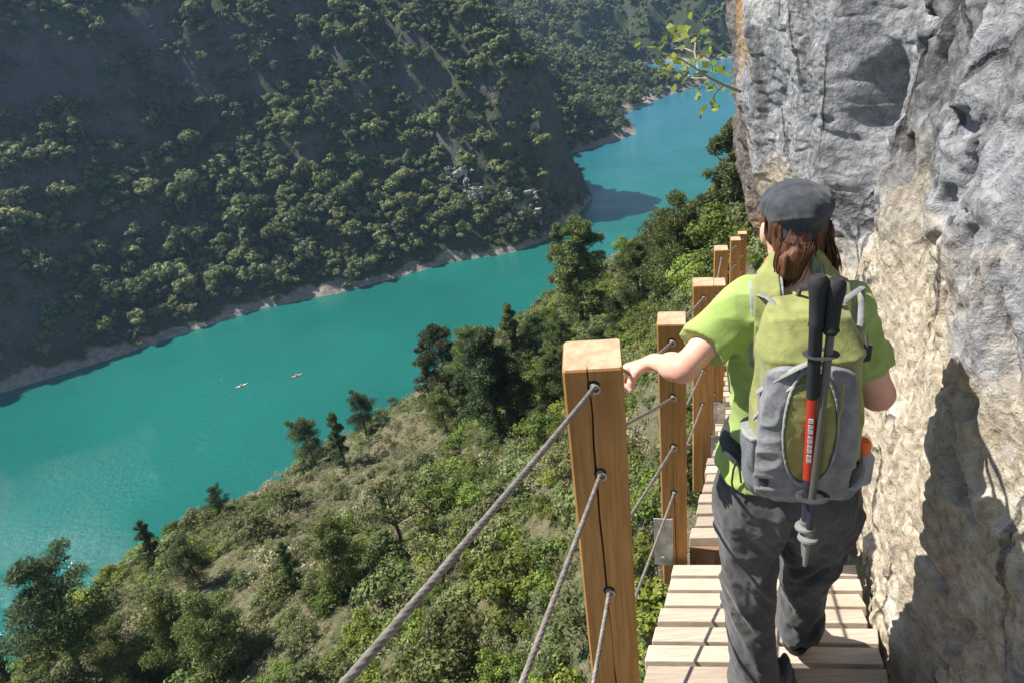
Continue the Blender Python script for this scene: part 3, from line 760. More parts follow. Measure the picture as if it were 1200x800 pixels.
be = np.maximum(be, sstep(1.35, .95, up+.5*nb)*sstep(-.25, .1, S_-wall_at(1165, 640)[0]+.2*nb))  # beige rock carried over the hiker's shadow, its warm bounced light put into colour
oc = np.maximum(oc, .7*sstep(.07, .02, np.hypot(S_-wall_at(1168,595)[0], (Z_-wall_at(1168,595)[1])*.8)))
dk = sstep(1.3, 2.1, up)*sstep(-.02, .36, vnoise(S_*3.2, Z_*.30, 2, 81)+.35*vnoise(S_*9, Z_*1.2, 4, 82)+.25*sstep(.3, 1.6, S_))*sstep(-.3, .4, S_)
at = cliff.data.color_attributes.new("stain_and_bounce", 'FLOAT_COLOR', 'POINT')
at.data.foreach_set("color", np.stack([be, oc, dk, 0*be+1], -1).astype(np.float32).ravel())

# ------------------------------------------------------------------ walkway
def wood(name, c1, c2, c3, grain=(26,26,1.4), rough=.75, axis='Z', src='Object'):
    k = NT(name)
    oi = k.n("ShaderNodeObjectInfo")
    g = k.noise(3.0, 6, .62, vec=k.coord(grain, src), dist=.6); b = k.noise(2.2, 4, .55, src and k.coord((1,1,.5), src))
    col = k.mix(k.val(g, .36, .66), c1, c2); col = k.mix(k.val(b, .52, .72), col, c3)
    h = k.n("ShaderNodeHueSaturation"); k.l(col, h.inputs['Color']); k.l(k.val(oi.outputs['Random'], 0, 1, .74, 1.14), h.inputs['Value'])
    k.set(h.outputs[0], rough, .25); k.bump(g, .35, .003)
    return k
kw = wood("larch_post", (.36,.18,.056), (.47,.255,.092), (.27,.13,.045))
up_ = k.sep(k.geo('Normal'))
nz = kw.sep(kw.geo('Normal'))[2]
src = kw.b.inputs['Base Color'].links[0].from_socket
endg = kw.mix(kw.val(kw.noise(30, 4, .6), .35, .65), (.36,.265,.165), (.47,.365,.24))
kw.l(kw.mix(kw.val(nz, .6, .8), src, endg), kw.b.inputs['Base Color'])
M_post = kw.m
M_plank = wood("weathered_plank", (.40,.325,.255), (.51,.43,.35), (.35,.275,.21), (1.5,30,30)).m
M_beam = wood("brown_beam", (.26,.155,.09), (.36,.22,.13), (.20,.12,.07), (2,20,20)).m
k = NT("wire_rope"); k.set(k.mix(k.val(k.noise(60, 3, .6), .35, .65), (.17,.15,.135), (.27,.245,.225)), .55, .5, .3); M_rope = k.m
k = NT("galvanised_steel"); k.set(k.mix(k.val(k.noise(18, 3, .5), .35, .65), (.36,.36,.37), (.56,.56,.57)), .5, .5, .75); M_steel = k.m
M_hole_shade = NT("hole_shade_disc").set((.03,.022,.016), .9, .1).m  # near-black for solid discs, painted as the shade inside bored holes

def deck_section(label, L0, R0, L1, R1, pitch=.135, riser=.0, seed=0, twist=0.0):
    """planks laid across two sloping stringers; L0..R1 are the plank-top corners near and far, left and right"""
    r = np.random.default_rng(seed); L0, R0, L1, R1 = (np.asarray(p, float) for p in (L0, R0, L1, R1))
    root = tag(empty("walkway_section", L0), label, "walkway", "timber sections of the walkway")
    ln = np.linalg.norm(L1-L0); n = max(2, int(round(ln/pitch))); a = (L1-L0)/ln
    nrm = np.cross(R0-L0, a); nrm /= np.linalg.norm(nrm)
    if nrm[2] < 0: nrm = -nrm
    for i in range(n):
        f0 = (i+.07)/n; f1 = (i+.83)/n
        jl, jr = r.normal(0, .008, 2); lift = r.uniform(-.003, .003)
        ax = R0-L0; ax = ax/np.linalg.norm(ax)
        p = [L0+(L1-L0)*f0, R0+(R1-R0)*f0, R0+(R1-R0)*f1, L0+(L1-L0)*f1]
        p[0] = p[0]+ax*jl; p[3] = p[3]+ax*jl; p[1] = p[1]+ax*jr; p[2] = p[2]+ax*(jr+r.normal(0, .012))
        p = [q+nrm*lift-L0 for q in p]
        mb = MB(); mb.hexa([q-nrm*.042 for q in p]+p)
        # plank mesh lies along its own axis so that the grain follows it
        o = mb.build("plank", M_plank, root, False, .0035, 2)
    mb = MB()
    for f in (.10, .90):
        q0, q1 = L0+(R0-L0)*f-nrm*.125-L0, L1+(R1-L1)*f-nrm*.125-L0
        mb = MB(); mb.box((q0+q1)/2, np.linalg.norm(q1-q0), .08, .155, (q1-q0)/np.linalg.norm(q1-q0), np.cross(nrm, (q1-q0)/np.linalg.norm(q1-q0)), nrm)
        mb.build("stringer", M_beam, root, False, .004)
    if riser > 0:
        ax = (R0-L0)/np.linalg.norm(R0-L0); c = (L0+R0)/2-L0+np.array([0,0,-riser/2-.045])-a*.012
        mb = MB(); mb.box(c, np.linalg.norm(R0-L0)*.98, .03, riser, ax, np.cross((0,0,1), ax), (0,0,1)); mb.build("riser_board", M_beam, root, False, .003)
    return root
def edge_pts(pl, pr, zl, zr): return at_z(*pl, CZ+zl), at_z(*pr, CZ+zr)
a0, b0 = edge_pts((757,785), (1040,785), -2.2, -2.2); a1, b1 = edge_pts((789,658), (1000,658), -2.515, -2.515)
d1 = (a1-a0); d2 = (b1-b0)
deck_section("nearest walkway section of pale planks, under the hiker's feet", a0-d1*2.6, b0-d1*2.6, a1, b1, .135, 0, 1)
across = np.array([.98, -.17, 0])
a2, b2 = at_z(807, 631, CZ-2.50), None; a3 = at_z(835, 525, CZ-2.90)
b2, b3 = a2+across*.70, a3+across*.62
deck_section("second walkway section, one step up, beside the second handrail post", a2, b2, a3, b3, .135, .12, 2)
a4 = at_z(838, 512, CZ-2.98); a5 = at_z(841, 479, CZ-3.24); b4, b5 = a4+across*.58, a5+across*.60
deck_section("short third walkway section in front of the doubled handrail posts", a4, b4, a5, b5, .135, .10, 3)
a6 = at_z(849, 471, CZ-3.28); a7 = at_z(851, 410, CZ-3.72); b6, b7 = a6+across*.60, a7+across*.64
deck_section("fourth walkway section seen past the hiker's left side", a6, b6, a7, b7, .15, .10, 4)
a8 = a7+np.array([.06,.16,-.06]); a9 = sw(9.3, .22, deck_z(9.3)+.06); b8, b9 = a8+across*.66, a9+across*.72
deck_section("farthest walkway section running on along the cliff foot", a8, b8, a9, b9, .15, .0, 5)

# handrail posts
def post_mesh(w, h, seed, crack):
    r = np.random.default_rng(seed); hw = w/2; mb = MB(); nz_ = 46; zs = np.linspace(0, -h, nz_)
    rings = []
    ph = r.uniform(0, 9)
    for z in zs:
        u = -z/h
        cx = hw*(-.12+.30*u+.10*float(vnoise(u*5, ph, 0, 3))+.05*float(vnoise(u*17, ph, 0, 4)))
        op = crack*max(0.0, .5+.8*float(vnoise(u*6.0, ph+3, 0, 5)))*.0034
        dp = min(.02, op*9)
        c = .005
        rings.append([(-hw+c,-hw,z), (cx-op,-hw,z), (cx,-hw+dp,z), (cx+op,-hw,z), (hw-c,-hw,z), (hw,-hw+c,z), (hw,hw-c,z), (hw-c,hw,z), (-hw+c,hw,z), (-hw,hw-c,z), (-hw,-hw+c,z)])
    n = len(rings[0]); v = [p for q in rings for p in q]
    top = [((p[0]*.955), (p[1]*.955) , .005) for p in rings[0]]
    v += top
    f = [(i*n+k, i*n+(k+1)%n, (i+1)*n+(k+1)%n, (i+1)*n+k) for i in range(nz_-1) for k in range(n)]
    b = nz_*n
    f += [(b+k, b+(k+1)%n, (k+1)%n, k) for k in range(n)]
    f += [tuple(b+k for k in (0,1,2,8,9,10)), tuple(b+k for k in (2,3,4,5,6,7,8)), tuple((nz_-1)*n+k for k in range(n))[::-1]]
    mb.add(v, f); return mb
EYES = {}
def handrail_post(top, w, h, rz, label, eyes, seed, bracket=None, crack=1.0):
    root = tag(empty("handrail_post", top, rz), label, "post", "handrail posts along the walkway")
    post_mesh(w, h, seed, crack).build("timber", M_post, root, False)
    for e in eyes:
        mb = MB(); mb.tube([(0,-w/2-.0015,e), (0,-w/2+.012,e)], [.014,.014], 14); hole_disc = mb.build("hole_shade_disc", M_hole_shade, root)
        mb = MB()
        mb.tube([(0,-w/2+.002,e), (0,-w/2-.006,e)], [.0095,.0085], 12)
        ring = [(.009*math.cos(q)+.004, -w/2-.010, e+.010*math.sin(q)-.003) for q in np.linspace(0, 2*math.pi, 15)]
        mb.tube(ring, .0026, 6, caps=False); mb.build("cable_eye", M_steel, root)
        mb = MB(); mb.tube([(0,w/2+.003,e), (0,w/2-.01,e)], [.012,.012], 12); mb.build("hole_shade_disc", M_hole_shade, root)
    if bracket:
        x, y, z0, z1 = bracket; zc, hh = (z0+z1)/2, z1-z0; mb = MB()
        mb.box((x, y-.003, zc), .075, .006, hh); mb.box((x+.0405, y+.037, zc), .006, .08, hh)
        b = mb.build("bracket", M_steel, root, False, .0015)
        for zz in (zc-hh*.32, zc+hh*.32):
            mb = MB(); mb.tube([(x,y-.005,zz), (x,y-.016,zz)], [.011,.010], 6); mb.build("bolt", M_steel, b, False)
    c, s = math.cos(rz), math.sin(rz)
    return [(np.array([top[0]+s*(w/2+.010), top[1]-c*(w/2+.010), top[2]+e]), np.array([top[0]-s*(w/2+.006), top[1]+c*(w/2+.006), top[2]+e])) for e in eyes]
yaw = -math.radians(15)
def eye_z(py, px, ytop, zt):
    r = ray(px, py); return float(r[2]*(ytop/r[1]))+CZ-zt
P1 = at_depth(694, 417, 1.655)
e1 = [eye_z(y, x, P1[1]-.065, P1[2]) for x, y in ((690,453), (703,554), (708,692))]; e1.append(e1[-1]-.40)
E = []
E.append(handrail_post(P1, .130, 1.75, -math.radians(8.5), "nearest amber handrail post with a long crack, the hiker's hand behind its top", e1, 1, None, 1.25))
es = [-.065,-.31,-.55,-.79]
P2 = at_depth(787, 374, 2.80)
E.append(handrail_post(P2, .106, 1.33, yaw, "second handrail post with a steel bracket at its foot", es, 2, (-.050,-.058,-1.20,-.93), .6))
P3 = at_depth(824, 331, 4.25)
E.append(handrail_post(P3, .115, 1.48, yaw, "third handrail post, left one of two doubled at a section joint", es, 3, (.09,-.064,-1.36,-1.02), .5))
P4 = at_depth(839, 331, 4.66)
E.append(handrail_post(P4, .115, 1.40, yaw, "fourth handrail post, right one of two doubled at a section joint", es, 4, (.03,-.064,-1.12,-.85), .5))
P5 = at_depth(845, 291, 6.8)
E.append(handrail_post(P5, .120, 1.45, yaw, "fifth handrail post, nearest of the three small far ones", es, 5, None, .4))
P6 = at_depth(862, 280, 8.9)
E.append(handrail_post(P6, .115, 1.45, yaw, "middle one of the three small far handrail posts", es, 6, None, .4))
P7 = at_depth(870, 273, 10.2)
E.append(handrail_post(P7, .115, 1.45, yaw, "farthest handrail post, right of the small far ones", es, 7, None, .4))

# wire ropes running through the posts
def wire_rope(label, pts, rad=.0062, sag=.0, fine=5):
    mb = MB(); path = []
    for j in range(len(pts)-1):
        a, b = pts[j], pts[j+1]; ln = np.linalg.norm(b-a); m = int(ln*(230 if j < fine else 30))+2
        for t in np.linspace(0, 1, m, endpoint=(j == len(pts)-2)):
            path.append(a+(b-a)*t-np.array([0,0,sag*ln*ln*4*t*(1-t)]))
    path = np.array(path); T = np.gradient(path, axis=0); T /= np.linalg.norm(T, axis=1, keepdims=True)
    arc = np.r_[0, np.cumsum(np.linalg.norm(np.diff(path, axis=0), axis=1))]
    U = np.cross(T, (0,0,1.0)); U /= np.linalg.norm(U, axis=1, keepdims=True); B = np.cross(T, U); n = 48
    th = np.linspace(0, 2*math.pi, n, endpoint=False)[None]
    R = rad*(.62+.50*np.abs(np.cos(3*(th-arc[:,None]*2*math.pi/.085)))**.8)
    V = path[:,None]+U[:,None]*(R*np.cos(th))[...,None]+B[:,None]*(R*np.sin(th))[...,None]
    i = np.arange(len(path)*n).reshape(-1, n); j2 = np.roll(i, -1, 1)
    o = mesh_obj("wire_rope", V.reshape(-1,3), np.stack([i[:-1], j2[:-1], j2[1:], i[1:]], -1).reshape(-1,4), M_rope)
    tag(o, label, "wire rope", "wire ropes of the handrail")
P0s = [np.array([-.60,-.50,.35]), np.array([-.54,-.50,.15]), np.array([-.48,-.50,-.10]), np.array([-.40,-.50,-.44])]
for lv, lab in enumerate(("top wire rope of the handrail, the longest diagonal in front of the slope", "second wire rope of the handrail from the top",
                          "third wire rope of the handrail from the top", "lowest wire rope of the handrail")):
    off = np.array([0, 0, 0.])
    pts = [P1+np.array([0,-.065,0])*0+np.array([0,0,e1[lv]])+P0s[lv]+np.array([-.0,-1.0,0])*0]
    pts[0] = np.array([P1[0]+P0s[lv][0], P1[1]-1.55, P1[2]+e1[lv]+P0s[lv][2]+.16])
    for n_, q in enumerate(E):
        pts += [q[lv][0].copy(), q[lv][1].copy()]
        if lv == 0 and n_ == 0: pts.append(np.array([.3063, 1.68, CZ-1.0743]))      # pressed down by the hand
    wire_rope(lab, pts, .0050, .004)
# ------------------------------------------------------------------ the hiker
class Field:
    """signed distances on a grid, joined smoothly; turned into one closed surface"""
    def __init__(s, lo, hi, h):
        s.lo, s.h = np.array(lo, float), h
        s.ax = [np.arange(l, u+h, h, dtype=np.float32) for l, u in zip(lo, hi)]
        s.F = np.full([len(a) for a in s.ax], .08, np.float32)
    def sl(s, lo, hi):
        o = []
        for a, l, u in zip(s.ax, lo, hi):
            i0 = max(0, int(np.searchsorted(a, l))-1); i1 = min(len(a), int(np.searchsorted(a, u))+1); o.append(slice(i0, max(i1, i0+1)))
        return tuple(o)
    def xyz(s, q): return np.meshgrid(*[a[i] for a, i in zip(s.ax, q)], indexing='ij')
    def add(s, fn, lo, hi, k=.02, op='u'):
        m = k+4*s.h; q = s.sl(np.array(lo)-m, np.array(hi)+m) if lo is not None else (slice(None),)*3
        X, Y, Z = s.xyz(q); d = fn(X, Y, Z).astype(np.float32); f = s.F[q]
        if op == 'u':
            if k > 0: hh = np.maximum(k-np.abs(f-d), 0)/k; s.F[q] = np.minimum(f, d)-hh*hh*k*.25
            else: s.F[q] = np.minimum(f, d)
        elif op == 'i': s.F[q] = np.maximum(f, d)
        elif op == 'o': s.F[q] = f+d
        return s
    def cap(s, a, b, ra, rb=None, k=.02):
        rb = ra if rb is None else rb; a, b = np.array(a, float), np.array(b, float); r = max(ra, rb)
        return s.add(lambda X, Y, Z: f_cap(X, Y, Z, a, b, ra, rb), np.minimum(a, b)-r, np.maximum(a, b)+r, k)
    def ell(s, c, r, k=.02):
        c, r = np.array(c, float), np.array(r, float)
        return s.add(lambda X, Y, Z: f_ell(X, Y, Z, c, r), c-r, c+r, k)
    def chain(s, pts, rad, k=.015):
        for i in range(len(pts)-1): s.cap(pts[i], pts[i+1], rad[i], rad[i+1], k)
        return s
    def mesh(s, name, mat, parent, it=1):
        F = s.F; inside = F < 0; n = np.array(F.shape)
        F = np.pad(F, 1, constant_values=.05); inside = F < 0; n = np.array(F.shape)
        cs = np.zeros(n-1, np.int8)
        for i in (0,1):
            for j in (0,1):
                for k in (0,1): cs += inside[i:n[0]-1+i, j:n[1]-1+j, k:n[2]-1+k]
        act = (cs > 0) & (cs < 8); C = np.argwhere(act); idx = np.full(act.shape, -1, np.int64); idx[act] = np.arange(len(C))
        acc = np.zeros((len(C), 3)); cnt = np.zeros(len(C))
        cor = [(i,j,k) for i in (0,1) for j in (0,1) for k in (0,1)]
        val = {c: F[C[:,0]+c[0], C[:,1]+c[1], C[:,2]+c[2]].astype(float) for c in cor}
        for c in cor:
            for a in range(3):
                if c[a]: continue
                e = list(c); e[a] = 1; e = tuple(e); v0, v1 = val[c], val[e]; m = (v0 < 0) != (v1 < 0)
                t = np.where(m, v0/(v0-v1+1e-12), 0); p = np.tile(np.array(c, float), (len(C),1)); p[:,a] += t
                acc += p*m[:,None]; cnt += m
        V = s.lo+(C-1+acc/cnt[:,None])*s.h
        fs = []
        for a in range(3):
            b, c = (a+1)%3, (a+2)%3
            sl0 = [slice(1,-1)]*3; sl0[a] = slice(0, n[a]-1); sl1 = list(sl0); sl1[a] = slice(1, n[a])
            m = inside[tuple(sl0)] != inside[tuple(sl1)]; P = np.argwhere(m); off = np.array([1,1,1]); off[a] = 0; P = P+off
            flip = inside[P[:,0], P[:,1], P[:,2]]
            def g(db, dc):
                q = P.copy(); q[:,b] -= db; q[:,c] -= dc; return idx[q[:,0], q[:,1], q[:,2]]
            quad = np.stack([g(1,1), g(0,1), g(0,0), g(1,0)], 1); quad[~flip] = quad[~flip][:, ::-1]; fs.append(quad)
        Q = np.concatenate(fs)
        for _ in range(it):            # a little smoothing of the surface
            A = np.zeros_like(V); nn = np.zeros(len(V))
            for a, b in ((0,1),(1,2),(2,3),(3,0)):
                np.add.at(A, Q[:,a], V[Q[:,b]]); np.add.at(nn, Q[:,a], 1)
            V = V*.5+.5*A/np.maximum(nn, 1)[:,None]
        return mesh_obj(name, V, Q, mat, parent)
def f_cap(X, Y, Z, a, b, ra, rb):
    d = b-a; L = float(d@d)+1e-12; t = np.clip(((X-a[0])*d[0]+(Y-a[1])*d[1]+(Z-a[2])*d[2])/L, 0, 1)
    return np.sqrt((X-a[0]-t*d[0])**2+(Y-a[1]-t*d[1])**2+(Z-a[2]-t*d[2])**2)-(ra+(rb-ra)*t)
def f_ell(X, Y, Z, c, r):
    x, y, z = (X-c[0])/r[0], (Y-c[1])/r[1], (Z-c[2])/r[2]
    k0 = np.sqrt(x*x+y*y+z*z); k1 = np.sqrt((x/r[0])**2+(y/r[1])**2+(z/r[2])**2)
    return k0*(k0-1)/(k1+1e-9)
def f_loft(X, Y, Z, zs, cx, cyy, a, b, p=2.0):
    """upright limb or trunk: elliptic sections listed by height"""
    x, y = np.interp(Z, zs, cx), np.interp(Z, zs, cyy); A, B = np.interp(Z, zs, a), np.interp(Z, zs, b)
    q = (np.abs((X-x)/A)**p+np.abs((Y-y)/B)**p)**(1/p)
    d = (q-1)*np.minimum(A, B)
    return np.maximum(d, np.maximum(zs[0]-Z, Z-zs[-1]))
def smin(a, b, k): h = np.maximum(k-np.abs(a-b), 0)/k; return np.minimum(a, b)-h*h*k*.25

ROOT = np.array([.70, 1.60, CZ-2.20]); RH = math.radians(13)
LX = np.array([math.cos(RH), -math.sin(RH), 0]); LY = np.array([math.sin(RH), math.cos(RH), 0])
def to_local(p): q = np.asarray(p)-ROOT; return np.array([q@LX, q@LY, q[2]])
def to_world(l): return ROOT+LX*l[0]+LY*l[1]+np.array([0,0,l[2]])

def skin_mat():
    k = NT("skin"); k.set(k.mix(k.val(k.noise(9, 4, .6), .35, .65), (.62,.33,.245), (.72,.42,.32)), .5, .35)
    k.b.inputs['Subsurface Weight'].default_value = .12; k.b.inputs['Subsurface Radius'].default_value = (.012,.005,.003)
    k.bump(k.noise(160, 3, .6), .15, .002); return k.m
def cloth(name, c1, c2, rough=.85, weave=420, fold=16, folds=.25, sheen=.15):
    k = NT(name); k.set(k.mix(k.val(k.noise(fold, 4, .6), .35, .65), c1, c2), rough, .2)
    k.b.inputs['Sheen Weight'].default_value = sheen
    k.bump(k.noise(weave, 2, .5), .35, .0012); k.bump(k.noise(fold*1.6, 4, .55, dist=.6), folds, .01); return k.m
M_skin = skin_mat()
M_shirt = cloth("green_cotton", (.26,.36,.095), (.32,.43,.13), .85, 500, 14, .2)
M_trous = cloth("charcoal_trousers", (.058,.059,.061), (.086,.087,.090), .8, 380, 10, .3)
M_capc = cloth("dark_cap_cloth", (.032,.036,.044), (.055,.060,.070), .9, 600, 30, .25)
M_olive = cloth("olive_nylon", (.195,.21,.065), (.265,.28,.095), .62, 700, 22, .3)
M_grey = cloth("grey_nylon", (.15,.155,.165), (.225,.23,.24), .6, 700, 24, .35)
M_lgrey = cloth("pale_grey_webbing", (.20,.21,.20), (.27,.285,.265), .7, 600, 30, .2)
M_black = cloth("black_mesh", (.018,.020,.025), (.035,.037,.042), .75, 500, 30, .3)
k = NT("pocket_mesh_fabric"); ck = k.n("ShaderNodeTexChecker"); ck.inputs[3].default_value = 330.0; k.l(k.coord((1,.35,1)), ck.inputs[0])
k.set(k.mix(ck.outputs[1], (.045,.05,.055), (.27,.29,.31)), .7, .2); k.bump(k.noise(22, 4, .6), .4, .01); M_mesh = k.m
M_boot = cloth("hiking_shoe", (.05,.048,.046), (.09,.085,.08), .8, 300, 30, .3)
M_sole = NT("rubber_sole").set((.025,.025,.026), .8, .3).m
k = NT("brown_hair"); hn = k.noise(70, 3, .6, stretch=(1,1,.12)); k.set(k.mix(k.val(hn, .35, .65), (.050,.020,.011), (.150,.062,.030)), .62, .3)
k.b.inputs['Anisotropic'].default_value = .5; k.bump(hn, .5, .004); M_hair = k.m

person = tag(empty("person", ROOT, -RH), "person in green shirt and dark cap seen from behind, one hand on the rope", "person")
HANDW = np.array([.3063, 1.68, CZ-1.0743]); HP = to_local(HANDW)
# joints
SHL, ELL_, WRL = np.array([-.132,.0,1.315]), np.array([-.276,-.125,1.215]), np.array([-.345,.005,1.158])
SHR, ELR, WRR = np.array([.122,.0,1.300]), np.array([.206,-.01,1.062]), np.array([.135,.19,1.155])
B = Field((-.50,-.34,-.02), (.32,.36,1.63), .0048)
B.ell((0,.105,1.470), (.068,.088,.098), 0)                                # skull
B.ell((0,.150,1.455), (.052,.052,.070), .03)                              # jaw and face
B.cap((0,.195,1.462), (0,.203,1.442), .010, .014, .012)                   # nose
B.ell((.024,.185,1.405), (.02,.012,.008), .01); B.ell((-.024,.185,1.405), (.02,.012,.008), .01)
for sx in (-1, 1):
    B.ell((sx*.072,.098,1.468), (.010,.020,.031), .006)                   # ears
    B.ell((sx*.026,.182,1.487), (.013,.008,.008), .006)                   # eyelids
B.chain([(0,.02,1.30),(0,.06,1.39),(0,.085,1.44)], [.062,.050,.050], .03) # neck
B.chain([(0,0,1.27),(0,.0,1.10),(.0,0,.95),(.01,0,.84)], [.105,.100,.098,.125], .05)
B.cap((-.10,0,1.31), (.095,0,1.30), .050, .050, .04)
B.chain([SHL, ELL_, WRL], [.044,.031,.0225], .018); B.ell(ELL_*.66+WRL*.34, (.030,.037,.028), .03)
B.chain([SHR, ELR, WRR], [.047,.040,.026], .018); B.ell(ELR*.62+WRR*.38, (.036,.046,.036), .03)
LEGS = dict(L=dict(z=[.10,.40,.80], x=[-.047,-.078,-.082], y=[-.095,-.035,0.0]), R=dict(z=[.06,.34,.80], x=[.094,.104,.090], y=[.12,.085,.0]))
for q in LEGS.values():
    B.chain([(q['x'][2],q['y'][2],.80),(q['x'][1],q['y'][1],q['z'][1]),(q['x'][0],q['y'][0],q['z'][0])], [.082,.055,.036], .03)
    B.cap((q['x'][0],q['y'][0],q['z'][0]-.03), (q['x'][0],q['y'][0]+.12,q['z'][0]-.06), .03, .025, .02)
# left hand, palm down over the rope, fingers closed round it
rope_d = to_local(np.array([.68,2.8,CZ-1.63]))-to_local(np.array([.16,1.36,CZ-.93])); rope_d /= np.linalg.norm(rope_d)
hv = HP+np.array([0,0,.020])-WRL; hv -= rope_d*float(hv@rope_d)*.65; hv /= np.linalg.norm(hv)
side = rope_d-hv*float(rope_d@hv); side /= np.linalg.norm(side); upv = np.cross(side, hv); upv = upv if upv[2] > 0 else -upv
PC = WRL+hv*.045
for i, o in enumerate((-.026,-.009,.009,.026)):
    B.cap(WRL+side*o*.5+hv*.006, WRL+hv*(.078-.004*abs(i-1.5))+side*o+upv*.006, .016, .0125, .012)
    kn = WRL+hv*(.078-.004*abs(i-1.5))+side*o*1.12+upv*.006; ln = (.86,1.0,.95,.78)[i]
    a1_ = kn+(hv*.80-upv*.60)*.036*ln; a2_ = a1_+(hv*.0-upv*1.0)*.024*ln; a3_ = a2_+(-hv*.85-upv*.45)*.018*ln
    B.chain([kn, a1_, a2_, a3_], [.0098,.0088,.0082,.0072], .005)
th0 = WRL+hv*.02-side*.018; th1 = th0+hv*.030-side*.020-upv*.008; th2 = th1+hv*.022-side*.002-upv*.020; th3 = th2+hv*.006-upv*.020
B.chain([th0,th1,th2,th3], [.013,.0115,.0100,.0085], .008)
# right hand, closed on the shoulder strap in front of the chest
hr = np.array([-.45,.15,.88]); hr /= np.linalg.norm(hr); sr = np.array([.3,.9,-.2]); sr -= hr*float(sr@hr); sr /= np.linalg.norm(sr); ur = np.cross(hr, sr)
for i, o in enumerate((-.026,-.009,.009,.026)):
    kn = WRR+hr*.078+sr*o*1.1; B.cap(WRR+sr*o*.5+hr*.006, kn, .016, .0125, .012); ln = (.86,1.0,.95,.78)[i]
    a1_ = kn+(hr*.7-ur*.7)*.036*ln; a2_ = a1_+(-hr*.2-ur)*.024*ln; a3_ = a2_+(-hr*.95-ur*.1)*.018*ln
    B.chain([kn,a1_,a2_,a3_], [.0098,.0088,.0082,.0072], .005)
t0 = WRR+hr*.02-sr*.018; t1 = t0+hr*.03-sr*.02; t2 = t1+hr*.024-ur*.012; t3 = t2+hr*.016-ur*.014; B.chain([t0,t1,t2,t3], [.013,.0115,.0100,.0085], .008)
body = B.mesh("body", M_skin, person, 1)

# shirt
ZS = [.835,.88,.95,1.05,1.15,1.24,1.30]
def f_torso(X, Y, Z, g=0.0):
    d = f_loft(X, Y, Z, ZS, [.004,.004,.004,.002,0,0,0], [-.005,-.005,-.002,0,.0,.0,.0],
               [.176+g,.165+g,.142+g,.134+g,.142+g,.143+g,.120+g], [.135+g,.128+g,.108+g,.104+g,.110+g,.108+g,.085+g], 2.3)
    sh = f_cap(X, Y, Z, np.array([-.108,0,1.318]), np.array([.100,0,1.308]), .053+g, .053+g)
    nk = f_cap(X, Y, Z, np.array([0,.0,1.335]), np.array([0,.04,1.385]), .072+g, .056+g)
    return smin(smin(d, sh, .05), nk, .05)
def wrinkle(X, Y, Z, amp, sc, sd, st=(1,1,1)):
    return amp*(np.abs(vnoise(X*sc*st[0], Y*sc*st[1], Z*sc*st[2], sd))-.3)
def sleeve(a, b, f, r0, r1):
    a, b = np.asarray(a), np.asarray(b); c = a+(b-a)*f; ax = (b-a)/np.linalg.norm(b-a)
    return lambda X, Y, Z: np.maximum(f_cap(X, Y, Z, a, c+ax*.08, r0, r1*1.06), (X-c[0])*ax[0]+(Y-c[1])*ax[1]+(Z-c[2])*ax[2])
S = Field((-.34,-.24,.82), (.30,.20,1.46), .0045)
S.add(lambda X, Y, Z: f_torso(X, Y, Z, .012), None, None, 0)
S.add(sleeve(SHL, ELL_, .66, .060, .064), (-.36,-.26,1.1), (-.05,.12,1.42), .035)
S.add(sleeve(SHR, ELR, .66, .056, .060), (.05,-.14,1.0), (.33,.14,1.40), .035)
S.add(lambda X, Y, Z: wrinkle(X, Y, Z, .015, 11, 3, (1,1,.5))+wrinkle(X+Z*.7, Y, Z-X*.6, .011, 22, 5, (.6,.8,1)), None, None, 0, 'o')
S.add(lambda X, Y, Z: Z-1.388-.25*(Y-.03)+.0*X, None, None, 0, 'i')
shirt = S.mesh("shirt", M_shirt, person, 1)

# trousers
def f_trousers(X, Y, Z):
    hip = f_loft(X, Y, Z, [.60,.68,.76,.84,.90,.955], [.010]*6, [-.005,-.015,-.022,-.012,.0,.0], [.178,.188,.182,.165,.150,.142], [.105,.128,.136,.122,.108,.102], 2.35)
    L = f_loft(X, Y, Z, [.035,.12,.26,.40,.55,.70,.78], [-.045,-.052,-.068,-.078,-.084,-.088,-.08], [-.105,-.09,-.06,-.035,-.015,-.005,0], [.096,.088,.082,.083,.091,.100,.09], [.110,.098,.090,.088,.096,.108,.10], 2.2)
    R = f_loft(X, Y, Z, [.035,.12,.24,.36,.52,.68,.78], [.096,.099,.104,.107,.106,.102,.09], [.125,.118,.105,.085,.05,.01,0], [.072,.070,.074,.084,.095,.101,.09], [.098,.088,.084,.088,.098,.108,.10], 2.2)
    crease = np.exp(-((X-.008)/.016)**2)*np.clip((.84-Z)/.2, 0, 1)*np.clip((-Y+.02)/.1, 0, 1)*.030
    return smin(smin(hip, L, .03), smin(hip, R, .03), .012)+crease
T = Field((-.22,-.26,.02), (.24,.26,.98), .0048)
T.add(f_trousers, None, None, 0)
def folds(X, Y, Z):
    knee = np.exp(-((Z-.40)/.10)**2)+.9*np.exp(-((Z-.09)/.07)**2)+.8*np.exp(-((Z-.63)/.06)**2)
    diag = vnoise(X*9+Z*5, Y*7, Z*24-np.abs(X-.01)*34, 8)
    return .019*knee*diag+wrinkle(X, Y, Z, .016, 10, 11, (1,1,.4))+wrinkle(X+.5*Z, Y, Z-.4*X, .010, 19, 12, (1,1,.55))+wrinkle(X, Y, Z, .004, 44, 13)
T.add(folds, None, None, 0, 'o')
trous = T.mesh("trousers", M_trous, person, 1)
mb = MB()
for sg, zt in ((-1,.55),(1,.55)):   # pocket flap seam and drawcord
    pass
cord = [(-.140,-.112,.93),(-.150,-.118,.90),(-.153,-.120,.86),(-.148,-.122,.835)]
mb.tube(cord, .003, 6); mb.tube([(-.140,-.112,.93),(-.134,-.122,.90),(-.130,-.126,.865)], .003, 6); mb.build("drawcord", M_black, person)

